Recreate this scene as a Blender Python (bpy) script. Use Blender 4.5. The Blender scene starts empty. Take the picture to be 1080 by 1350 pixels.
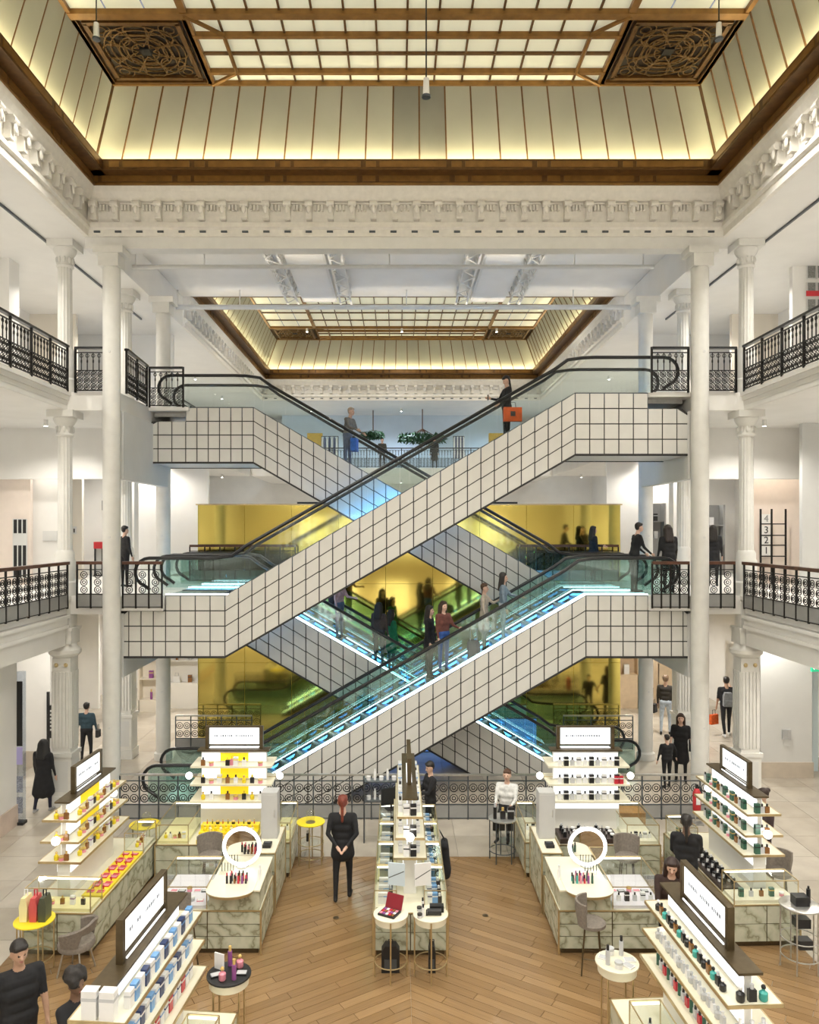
import bpy, bmesh, math, random
import numpy as np
from mathutils import Vector, Matrix
R = math.radians
random.seed(7)
scn = bpy.context.scene
COL = scn.collection

# ------------------------------------------------------------------ camera
CX, CY, F = 525.0, 697.0, 1000.0           # vanishing point and focal length in photo pixels (1080 x 1350)
CAM = (-0.175, 0.0, 6.4)
cd = bpy.data.cameras.new('camera'); cam = bpy.data.objects.new('camera', cd); COL.objects.link(cam)
cam.location = CAM; cam.rotation_euler = (R(90), 0, 0)
cd.sensor_fit = 'VERTICAL'; cd.sensor_height = 36.0; cd.sensor_width = 36.0 * 1080 / 1350
cd.lens = F / 1350 * 36
cd.shift_x = (540 - CX) / 1350; cd.shift_y = (CY - 675) / 1350
cd.clip_end = 200
scn.camera = cam

# ------------------------------------------------------------------ world, exposure
w = bpy.data.worlds.new('world'); scn.world = w; w.use_nodes = True
w.node_tree.nodes['Background'].inputs[0].default_value = (0.86, 0.91, 1.0, 1)
w.node_tree.nodes['Background'].inputs[1].default_value = 0.35
vs = scn.view_settings
vs.view_transform = 'Standard'; vs.look = 'None'; vs.gamma = 1.0; vs.use_curve_mapping = False
vs.exposure = 0.18
LAMP = 0.62          # overall scale of the ceiling spots

def P(px, py, D):
    return Vector((CAM[0] + (px - CX) * D / F, D, CAM[2] - (py - CY) * D / F))
def G(px, py, z=0.0):
    return P(px, py, F * (CAM[2] - z) / (py - CY))
def WX(px, D): return CAM[0] + (px - CX) * D / F
def WZ(py, D): return CAM[2] - (py - CY) * D / F

# ------------------------------------------------------------------ materials
MATS = {}
def nodemat(name):
    m = bpy.data.materials.new(name); m.use_nodes = True
    nt = m.node_tree; b = nt.nodes['Principled BSDF']
    MATS[name] = m
    return m, nt, b
def ramp(nt, src, stops):
    r = nt.nodes.new('ShaderNodeValToRGB')
    while len(r.color_ramp.elements) < len(stops): r.color_ramp.elements.new(0.5)
    for e, (p, c) in zip(r.color_ramp.elements, stops):
        e.position = p; e.color = (*c, 1)
    nt.links.new(src, r.inputs[0]); return r
def M(name, col=(0.8, 0.8, 0.8), rough=0.5, metal=0.0, var=0.0, scale=6.0, bump=0.0, spec=0.5, coat=0.0):
    """plain procedural material: base colour with a little noise variation and fine relief"""
    if name in MATS: return MATS[name]
    m, nt, b = nodemat(name)
    b.inputs['Base Color'].default_value = (*col, 1); b.inputs['Roughness'].default_value = rough
    b.inputs['Metallic'].default_value = metal; b.inputs['Specular IOR Level'].default_value = spec
    if coat: b.inputs['Coat Weight'].default_value = coat
    if var or bump:
        tc = nt.nodes.new('ShaderNodeTexCoord'); n = nt.nodes.new('ShaderNodeTexNoise')
        n.inputs['Scale'].default_value = scale; n.inputs['Detail'].default_value = 4
        nt.links.new(tc.outputs['Object'], n.inputs['Vector'])
        if var:
            lo = tuple(c * (1 - var) for c in col); hi = tuple(min(1, c * (1 + var)) for c in col)
            r = ramp(nt, n.outputs['Fac'], [(0.3, lo), (0.7, hi)])
            nt.links.new(r.outputs[0], b.inputs['Base Color'])
        if bump:
            bp = nt.nodes.new('ShaderNodeBump'); bp.inputs['Strength'].default_value = bump; bp.inputs['Distance'].default_value = 0.01
            nt.links.new(n.outputs['Fac'], bp.inputs['Height']); nt.links.new(bp.outputs[0], b.inputs['Normal'])
    return m
def E(name, col, strength):
    if name in MATS: return MATS[name]
    m, nt, b = nodemat(name)
    b.inputs['Base Color'].default_value = (*col, 1)
    b.inputs['Emission Color'].default_value = (*col, 1); b.inputs['Emission Strength'].default_value = strength
    return m
def GLASS(name, tint=(0.9, 0.97, 0.95), refl=0.12, rough=0.03):
    if name in MATS: return MATS[name]
    m, nt, b = nodemat(name)
    out = [n for n in nt.nodes if n.type == 'OUTPUT_MATERIAL'][0]
    t = nt.nodes.new('ShaderNodeBsdfTransparent'); t.inputs[0].default_value = (*tint, 1)
    g = nt.nodes.new('ShaderNodeBsdfGlossy'); g.inputs['Color'].default_value = (0.95, 1, 1, 1); g.inputs['Roughness'].default_value = rough
    lw = nt.nodes.new('ShaderNodeLayerWeight'); fr = nt.nodes.new('ShaderNodeMath'); fr.operation = 'POWER'; fr.inputs[1].default_value = 4.0
    nt.links.new(lw.outputs['Facing'], fr.inputs[0])
    ma = nt.nodes.new('ShaderNodeMath'); ma.operation = 'MULTIPLY_ADD'
    ma.inputs[1].default_value = 0.45; ma.inputs[2].default_value = refl
    nt.links.new(fr.outputs[0], ma.inputs[0])
    mx = nt.nodes.new('ShaderNodeMixShader')
    nt.links.new(ma.outputs[0], mx.inputs[0]); nt.links.new(t.outputs[0], mx.inputs[1]); nt.links.new(g.outputs[0], mx.inputs[2])
    nt.links.new(mx.outputs[0], out.inputs[0])
    nt.nodes.remove(b)
    return m
def marble_mat():
    m, nt, b = nodemat('green_marble')
    tc = nt.nodes.new('ShaderNodeTexCoord')
    mp = nt.nodes.new('ShaderNodeMapping'); mp.inputs['Rotation'].default_value = (0.5, 0.7, 0.6)
    oi = nt.nodes.new('ShaderNodeObjectInfo')
    nt.links.new(tc.outputs['Object'], mp.inputs[0])
    cr = nt.nodes.new('ShaderNodeCombineXYZ'); ml = nt.nodes.new('ShaderNodeMath'); ml.operation = 'MULTIPLY'; ml.inputs[1].default_value = 9
    nt.links.new(oi.outputs['Random'], ml.inputs[0]); nt.links.new(ml.outputs[0], cr.inputs[0]); nt.links.new(cr.outputs[0], mp.inputs['Location'])
    wv = nt.nodes.new('ShaderNodeTexWave'); wv.inputs['Scale'].default_value = 1.1; wv.inputs['Distortion'].default_value = 14
    wv.inputs['Detail'].default_value = 4; wv.inputs['Detail Scale'].default_value = 1.8
    nt.links.new(mp.outputs[0], wv.inputs['Vector'])
    r = ramp(nt, wv.outputs['Fac'], [(0.0, (0.27, 0.265, 0.18)), (0.05, (0.40, 0.41, 0.30)), (0.35, (0.48, 0.50, 0.38)), (1.0, (0.56, 0.57, 0.45))])
    nt.links.new(r.outputs[0], b.inputs['Base Color']); b.inputs['Roughness'].default_value = 0.22
    return m
def tone_mat(name, lo, hi, rough, grain=(1.2, 14.0, 1.0), gfac=0.25, attr='tone'):
    """colour from a per-piece tone attribute, plus stretched grain in object space"""
    m, nt, b = nodemat(name)
    at = nt.nodes.new('ShaderNodeAttribute'); at.attribute_name = attr
    r = ramp(nt, at.outputs['Fac'], [(0.0, lo), (1.0, hi)])
    tc = nt.nodes.new('ShaderNodeTexCoord'); mp = nt.nodes.new('ShaderNodeMapping'); mp.inputs['Scale'].default_value = grain
    nt.links.new(tc.outputs['Object'], mp.inputs[0])
    n = nt.nodes.new('ShaderNodeTexNoise'); n.inputs['Scale'].default_value = 3.0; n.inputs['Detail'].default_value = 5
    nt.links.new(mp.outputs[0], n.inputs['Vector'])
    g = ramp(nt, n.outputs['Fac'], [(0.3, (1 - gfac,) * 3), (0.7, (1, 1, 1))])
    mx = nt.nodes.new('ShaderNodeMixRGB'); mx.blend_type = 'MULTIPLY'; mx.inputs[0].default_value = 1
    nt.links.new(r.outputs[0], mx.inputs[1]); nt.links.new(g.outputs[0], mx.inputs[2])
    nt.links.new(mx.outputs[0], b.inputs['Base Color']); b.inputs['Roughness'].default_value = rough
    return m
WHITE = M('white_paint', (0.80, 0.785, 0.75), 0.5, var=0.03, scale=1.5)
CREAM = M('cream_paint', (0.78, 0.72, 0.62), 0.55, var=0.03, scale=1.2)
PINKISH = M('blush_paint', (0.80, 0.70, 0.62), 0.6, var=0.02)
GREYW = M('grey_white_paint', (0.66, 0.66, 0.64), 0.5, var=0.03, scale=2)
COLW = M('column_paint', (0.72, 0.71, 0.67), 0.35, var=0.04, scale=5)
PLASTER = M('moulded_plaster', (0.80, 0.77, 0.71), 0.55, var=0.05, scale=9, bump=0.15)
BRONZE = M('bronze_frame', (0.13, 0.062, 0.016), 0.38, metal=0.35, var=0.25, scale=8)
BRONZE2 = M('bronze_panel', (0.25, 0.125, 0.03), 0.35, metal=0.4, var=0.2, scale=5)
GILT = M('gilt_ornament', (0.17, 0.095, 0.03), 0.4, metal=0.5, var=0.3, scale=20)
DARKB = M('dark_coffer', (0.03, 0.017, 0.008), 0.6, var=0.3, scale=10)
IRON = M('black_iron', (0.018, 0.016, 0.015), 0.4, metal=0.5, var=0.2, scale=20)
HANDW = M('dark_wood_rail', (0.10, 0.040, 0.022), 0.3, var=0.25, scale=9)
INFILL = M('grey_infill', (0.30, 0.30, 0.29), 0.45, var=0.06, scale=4)
STEEL = M('brushed_steel', (0.55, 0.55, 0.53), 0.3, metal=0.8, var=0.08, scale=14)
DKSTEEL = M('dark_steel', (0.10, 0.115, 0.13), 0.3, metal=0.6, var=0.1, scale=10)
BRASS = M('satin_brass', (0.56, 0.44, 0.24), 0.32, metal=0.75, var=0.08, scale=12)
BRBRONZE = M('dark_bronze', (0.115, 0.085, 0.045), 0.38, metal=0.6, var=0.15, scale=12)
RUBBER = M('black_rubber', (0.012, 0.012, 0.013), 0.32, var=0.1)
TILEP = M('cladding_panel', (0.66, 0.65, 0.61), 0.24, var=0.03, scale=3)
TILEF = M('cladding_joint', (0.028, 0.026, 0.025), 0.5, var=0.1)
MARBLE = marble_mat()
IVORY = M('ivory_lacquer', (0.80, 0.76, 0.60), 0.3, var=0.03, scale=4)
YELLOW = M('yellow_lacquer', (0.88, 0.70, 0.03), 0.4, var=0.04, scale=5)
PALEY = M('pale_yellow', (0.86, 0.79, 0.42), 0.4, var=0.04, scale=5)
TAUPE = M('taupe_velvet', (0.22, 0.19, 0.16), 0.85, var=0.15, scale=30, bump=0.2)
BLACKM = M('black_matte', (0.012, 0.012, 0.013), 0.5, var=0.1)
CLEAR = GLASS('clear_glass', (0.97, 0.98, 0.97), 0.03)
ESCU = GLASS('clear_balustrade_glass', (0.95, 0.975, 0.97), 0.02)
ESCG = GLASS('teal_lit_balustrade_glass', (0.72, 0.86, 0.84), 0.10)  # teal light on the lower balustrades put into the tint
GOLDM, _nt, _b = nodemat('gold_mirror')
_b.inputs['Base Color'].default_value = (0.74, 0.61, 0.17, 1); _b.inputs['Metallic'].default_value = 1.0; _b.inputs['Roughness'].default_value = 0.07
LIT = E('backlit_white', (0.93, 0.96, 1.0), 0.85)
SIGNL = E('sign_lightbox', (0.95, 0.98, 1.0), 0.9)
LITY = E('backlit_yellow', (0.95, 0.74, 0.02), 0.45)
CASEL = E('case_light', (1.0, .97, .88), 2.4)
GLOBE = E('globe_lamp', (1.0, 0.98, 0.93), 6.0)
SPOTE = E('spot_lens', (1.0, 0.96, 0.90), 14.0)
LEDW = E('white_led', (0.80, 0.92, 1.0), 5.0)
LEDB = E('blue_led', (0.10, 0.42, 1.0), 5.0)
LEDB2 = E('strong_blue_led', (0.10, 0.45, 1.0), 38.0)
LEDC = E('cyan_led', (0.15, 0.75, 0.80), 3.0)
SKYL = E('backlit_ceiling_pane', (0.86, 0.86, 0.68), 0.2)
COVE = M('frosted_cove_pane', (0.36, 0.355, 0.285), 0.55, var=0.08, scale=0.8)
COVED = M('shaded_cove_pane', (0.20, 0.195, 0.16), 0.6, var=0.15, scale=0.8)  # shade on two unlit panes put into the colour
WARMLED = E('warm_cove_led', (1.0, 0.91, 0.56), 46.0)

# ------------------------------------------------------------------ mesh helpers
class MB:
    def __init__(s): s.v = []; s.f = []; s.m = []
    def add(s, vs, fs, mi=0):
        o = len(s.v); s.v += [tuple(v) for v in vs]
        s.f += [tuple(i + o for i in f) for f in fs]; s.m += [mi] * len(fs); return s
    def box(s, x0, x1, y0, y1, z0, z1, mi=0):
        return s.add([(x0,y0,z0),(x1,y0,z0),(x1,y1,z0),(x0,y1,z0),(x0,y0,z1),(x1,y0,z1),(x1,y1,z1),(x0,y1,z1)],
              [(0,3,2,1),(4,5,6,7),(0,1,5,4),(1,2,6,5),(2,3,7,6),(3,0,4,7)], mi)
    def prism(s, poly, d0, d1, axis='y', mi=0):
        """poly: 2-D outline; axis y -> (x,z), x -> (y,z), z -> (x,y)"""
        n = len(poly)
        def p(a, b, d): return (a, d, b) if axis == 'y' else (d, a, b) if axis == 'x' else (a, b, d)
        vs = [p(a, b, d0) for a, b in poly] + [p(a, b, d1) for a, b in poly]
        fs = [tuple(range(n)), tuple(range(2*n-1, n-1, -1))] + [(i, i+n, (i+1) % n + n, (i+1) % n) for i in range(n)]
        return s.add(vs, fs, mi)
    def cyl(s, a, b, r0, r1=None, n=12, mi=0, caps=True):
        r1 = r0 if r1 is None else r1
        a = Vector(a); b = Vector(b); d = (b - a).normalized()
        u = d.orthogonal().normalized(); w_ = d.cross(u)
        vs = []
        for c, r in ((a, r0), (b, r1)):
            for i in range(n):
                t = 2 * math.pi * i / n; vs.append(c + u * (r * math.cos(t)) + w_ * (r * math.sin(t)))
        fs = [(i, (i+1) % n, (i+1) % n + n, i + n) for i in range(n)]
        if caps: fs += [tuple(range(n-1, -1, -1)), tuple(range(n, 2*n))]
        return s.add(vs, fs, mi)
    def tube(s, path, r, n=8, mi=0, closed=False):
        pts = [Vector(p) for p in path]; N = len(pts); vs = []; up = None
        for i, p in enumerate(pts):
            a = pts[(i-1) % N] if closed or i > 0 else p; b = pts[(i+1) % N] if closed or i < N-1 else p
            d = (b - a).normalized()
            if up is None: up = d.orthogonal().normalized()
            u = (up - d * up.dot(d)); u = u.normalized() if u.length > 1e-6 else d.orthogonal().normalized()
            up = u; w_ = d.cross(u)
            for k in range(n):
                t = 2 * math.pi * k / n; vs.append(p + u * (r * math.cos(t)) + w_ * (r * math.sin(t)))
        fs = []
        for i in range(N if closed else N - 1):
            j = (i + 1) % N
            for k in range(n):
                fs.append((i*n+k, i*n+(k+1) % n, j*n+(k+1) % n, j*n+k))
        if not closed: fs += [tuple(range(n-1, -1, -1)), tuple(range((N-1)*n, N*n))]
        return s.add(vs, fs, mi)
    def lathe(s, prof, c=(0, 0, 0), n=16, mi=0, flute=0.0):
        vs = []; k = len(prof)
        for r, z in prof:
            for i in range(n):
                t = 2 * math.pi * i / n; rr = r * (1 - (flute if i % 2 else 0))
                vs.append((c[0] + rr * math.cos(t), c[1] + rr * math.sin(t), c[2] + z))
        fs = [(j*n+i, j*n+(i+1) % n, (j+1)*n+(i+1) % n, (j+1)*n+i) for j in range(k-1) for i in range(n)]
        fs += [tuple(range(n-1, -1, -1)), tuple(range((k-1)*n, k*n))]
        return s.add(vs, fs, mi)
    def ball(s, c, rx, ry=None, rz=None, n=12, m=8, mi=0):
        ry = rx if ry is None else ry; rz = rx if rz is None else rz
        prof = [(max(0.02, math.sin(math.pi * j / m)), -math.cos(math.pi * j / m)) for j in range(m + 1)]
        o = len(s.v); s.lathe(prof, (0, 0, 0), n, mi)
        for i in range(o, len(s.v)):
            x, y, z = s.v[i]; s.v[i] = (c[0] + x * rx, c[1] + y * ry, c[2] + z * rz)
        return s
    def torus(s, c, Rr, r, axis='y', n=14, k=5, mi=0, sx=1.0):
        path = []
        for i in range(n):
            t = 2 * math.pi * i / n; a, b = Rr * math.cos(t) * sx, Rr * math.sin(t)
            path.append((c[0]+a, c[1], c[2]+b) if axis == 'y' else (c[0], c[1]+a, c[2]+b) if axis == 'x' else (c[0]+a, c[1]+b, c[2]))
        return s.tube(path, r, k, mi, True)
    def mesh(s, name, mats, smooth=0):
        me = bpy.data.meshes.new(name); me.from_pydata(s.v, [], s.f)
        for mt in (mats if isinstance(mats, (list, tuple)) else [mats]): me.materials.append(mt)
        if any(s.m): me.polygons.foreach_set('material_index', s.m)
        me.validate(clean_customdata=False)
        bm = bmesh.new(); bm.from_mesh(me); bmesh.ops.recalc_face_normals(bm, faces=bm.faces); bm.to_mesh(me); bm.free()
        if smooth:
            me.polygons.foreach_set('use_smooth', [True] * len(me.polygons)); me.set_sharp_from_angle(angle=R(smooth))
        me.update(); return me
    def build(s, name, mats, parent=None, smooth=0, loc=None, rz=0):
        return put(name, s.mesh(name, mats, smooth), parent, loc, rz)
def put(name, me, parent=None, loc=None, rz=0):
    o = bpy.data.objects.new(name, me); COL.objects.link(o)
    if loc is not None: o.location = loc
    if rz: o.rotation_euler = (0, 0, rz)
    if parent is not None: o.parent = parent
    return o
def tag(o, label=None, cat=None, group=None, kind=None):
    if label: o['label'] = label
    if cat: o['category'] = cat
    if group: o['group'] = group
    if kind: o['kind'] = kind
    return o
def thing(name, label, cat, loc=(0, 0, 0), rz=0, group=None):
    o = bpy.data.objects.new(name, None); COL.objects.link(o); o.empty_display_size = 0.1
    o.location = loc; o.rotation_euler = (0, 0, rz); return tag(o, label, cat, group)
def struct(name, mb, mats, smooth=0, label=None):
    return tag(mb.build(name, mats, None, smooth), label, None, None, 'structure')
def copy_tree(o, parent=None):
    c = o.copy(); COL.objects.link(c); c.parent = parent
    for ch in list(o.children): copy_tree(ch, c)
    return c
def spot(loc, energy, size=160, col=(1.0, 0.95, 0.86), rad=0.06, aim=(0, 0, -1)):
    l = bpy.data.lights.new('spot_beam', 'SPOT'); l.energy = energy * LAMP; l.spot_size = R(size); l.spot_blend = 0.6
    l.color = col; l.shadow_soft_size = rad
    o = bpy.data.objects.new('spot_beam', l); COL.objects.link(o); o.location = loc
    o.rotation_euler = Vector(aim).to_track_quat('-Z', 'Y').to_euler()
    return o
# ================================================================== THE ROOM
L1, L2, L3 = 4.85, 9.55, 13.05            # gallery floors and the top ceiling
HW = 7.82                                  # half width of the hall between the galleries
# ---- ground floor: base slab, stone tiles, chevron planks
floor = struct('floor', MB().box(-14, 14, -9, 46, -0.3, -0.016), M('floor_screed', (0.42, 0.38, 0.32), 0.7, var=0.1))
def toned(me, tones):
    a = me.attributes.new('tone', 'FLOAT', 'FACE'); a.data.foreach_set('value', tones)
def plank_mat(name, ang):
    m = tone_mat(name, (0.265, 0.16, 0.072), (0.36, 0.225, 0.108), 0.15, (1, 1, 1), 0.2)
    mp = [n for n in m.node_tree.nodes if n.type == 'MAPPING'][0]
    mp.vector_type = 'TEXTURE'; mp.inputs['Rotation'].default_value = (0, 0, ang); mp.inputs['Scale'].default_value = (1.6, 0.06, 1)
    return m
WOODL = plank_mat('oak_plank_a', R(33)); WOODR = plank_mat('oak_plank_b', R(-33))
STONE = tone_mat('stone_tile', (0.47, 0.415, 0.34), (0.57, 0.515, 0.435), 0.22, (0.7, 0.7, 0.7), 0.16)
def clip(poly, fn):
    out = []
    for i in range(len(poly)):
        a, b = poly[i], poly[(i+1) % len(poly)]; da, db = fn(a), fn(b)
        if da >= 0: out.append(a)
        if (da >= 0) != (db >= 0):
            t = da / (da - db); out.append((a[0] + t*(b[0]-a[0]), a[1] + t*(b[1]-a[1])))
    return out
def area(p): return abs(sum(p[i][0]*p[(i+1) % len(p)][1] - p[(i+1) % len(p)][0]*p[i][1] for i in range(len(p)))) / 2
WX0, WX1, WY0, WY1 = -6.0, 6.0, 8.0, 14.8
planks = []
for s in (-1, 1):
    a = R(33); u = (math.cos(a), math.sin(a) * -s); n = (-u[1], u[0])
    wd, Ln, g = 0.15, 1.75, 0.0035
    for k in range(-140, 140):
        off = random.random() * Ln
        for j in range(-10, 14):
            a0, a1, b0, b1 = j*Ln+off+g, (j+1)*Ln+off-g, k*wd+g, (k+1)*wd-g
            q = [(u[0]*x+n[0]*y, u[1]*x+n[1]*y + 8) for x, y in ((a0,b0),(a1,b0),(a1,b1),(a0,b1))]
            for fn in (lambda p: p[0]-WX0, lambda p: WX1-p[0], lambda p: p[1]-WY0, lambda p: WY1-p[1], lambda p: s*p[0]-0.002):
                q = clip(q, fn)
                if len(q) < 3: break
            if len(q) >= 3 and area(q) > 0.002: planks.append((s, q, random.random()))
def vis(p): return p[1] > 9.6 and abs(p[0]-CAM[0]) < p[1] * 0.56
planks.sort(key=lambda t: -area(t[1]) / max(5, sum(p[1] for p in t[1]) / len(t[1]))**2 * (1 if any(vis(p) for p in t[1]) else 0.01))
rest = {-1: MB(), 1: MB()}; rt = {-1: [], 1: []}
for i, (s, q, tn) in enumerate(planks):
    if i < 300:
        mb = MB().prism(q, -0.015, 0.0, 'z'); me = mb.mesh('plank', WOODL if s < 0 else WOODR)
        toned(me, [tn] * len(me.polygons)); put('plank', me, floor)
    else:
        k0 = len(rest[s].f); rest[s].prism(q, -0.015, 0.0, 'z'); rt[s] += [tn] * (len(rest[s].f) - k0)
for s in (-1, 1):
    me = rest[s].mesh('remaining_planks', WOODL if s < 0 else WOODR); toned(me, rt[s]); tag(put('remaining_planks', me, floor), kind='stuff')
tiles = []
for i in range(-14, 14):
    for j in range(5, 46):
        q = [(i+.004, j-.2+.004), (i+.996, j-.2+.004), (i+.996, j+.8-.004), (i+.004, j+.8-.004)]
        if q[0][0] >= WX0-.01 and q[1][0] <= WX1+.01 and q[2][1] <= WY1+.01 and q[0][1] >= WY0-.3: continue
        v = any(vis(p) for p in q) and q[0][1] < 27
        tiles.append((v, -q[0][1], q))
tiles.sort(key=lambda t: (not t[0], -t[1]))
rb, rtn = MB(), []
for i, (v, _, q) in enumerate(tiles):
    tn = random.random()
    if v and i < 300:
        me = MB().prism(q, -0.015, 0.0, 'z').mesh('floor_tile', STONE); toned(me, [tn] * len(me.polygons)); put('floor_tile', me, floor)
    else:
        k0 = len(rb.f); rb.prism(q, -0.015, 0.0, 'z'); rtn += [tn] * (len(rb.f) - k0)
me = rb.mesh('remaining_tiles', STONE); toned(me, rtn); tag(put('remaining_tiles', me, floor), kind='stuff')

# ---- outer walls
struct('wall_left', MB().box(-11.9, -11.6, -9, 46, 0, 16.5), WHITE)
struct('wall_right', MB().box(11.6, 11.9, -9, 46, 0, 16.5), WHITE)
struct('wall_back', MB().box(-11.9, 11.9, 46, 46.3, 0, 16.5), WHITE)
struct('wall_front', MB().box(-11.9, 11.9, -9.3, -9, 0, 16.5), CREAM)
# ---- top ceiling over galleries, bridge between the two skylights, far end
ce = MB()
for s in (-1, 1): ce.box(min(s*7.3, s*11.6), max(s*7.3, s*11.6), -9, 46, L3, L3+.15)
ce.box(-7.3, 7.3, -9, 0.3, L3, L3+.15); ce.box(-7.3, 7.3, 39.3, 46, L3, L3+.15)
struct('ceiling', ce, WHITE)
struct('ceiling_bridge', MB().box(-7.3, 7.3, 17.62, 24.9, 14.02, 14.17), WHITE)
struct('ceiling_bridge_sides', MB().box(-7.298, -7.25, 17.72, 24.9, L3-.02, 14.01).box(7.25, 7.298, 17.72, 24.9, L3-.02, 14.01), WHITE)
# ---- gallery floors (slabs with moulded fascia along the hall)
def fascia(mb, z, side, y0, y1, x):
    """stepped moulding below the slab edge; side -1/1"""
    for dz0, dz1, pr in ((-0.09, 0.0, 0.10), (-0.2, -0.09, 0.05), (-0.3, -0.2, 0.02), (-0.41, -0.3, 0.01)):
        a, b = x - side * (pr + .002), x
        mb.box(min(a, b), max(a, b), y0, y1, z + dz0, z + dz1)
for z, nm in ((L1, 'first'), (L2, 'second')):
    for s, sd in ((-1, 'left'), (1, 'right')):
        mb = MB(); a, b = s*HW, s*11.6
        mb.box(min(a, b), max(a, b), -9, 39.3, z-.42, z)
        fascia(mb, z, s, -0.5, 17.5, s*HW)
        if z == L1:
            for z0_, z1_, pr in ((4.36, 4.53, .13), (4.2, 4.36, .07), (4.12, 4.2, .1), (3.72, 4.12, .02)):
                a, b = s*HW - s*pr, s*HW + s*.3; mb.box(min(a, b), max(a, b), -.5, 17.38, z0_, z1_ if z1_ < 4.43 else 4.425)
        # return towards the escalator landings and the strip beside the escalators
        a, b = s*6.62, s*HW
        mb.box(min(a, b), max(a, b), 17.5, 24.8, z-.42, z)
        struct('gallery_floor_' + nm + '_' + sd, mb, WHITE)
    struct('gallery_floor_' + nm + '_front', MB().box(-HW, HW, -9, -0.5, z-.42, z), WHITE)
    struct('gallery_floor_' + nm + '_back', MB().box(-HW, HW, 39.3, 46, z-.42, z), WHITE)
# downstand beam under the second gallery return, in line with the columns
for s, sd in ((-1, 'left'), (1, 'right')):
    a, b = s*6.55, s*6.75
    struct('trim_beam_' + sd, MB().box(min(a, b), max(a, b), 17.6, 21.2, 7.55, L2-.42).box(min(a, b), max(a, b), 17.6, 21.2, 2.95, L1-.42), GREYW)

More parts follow.
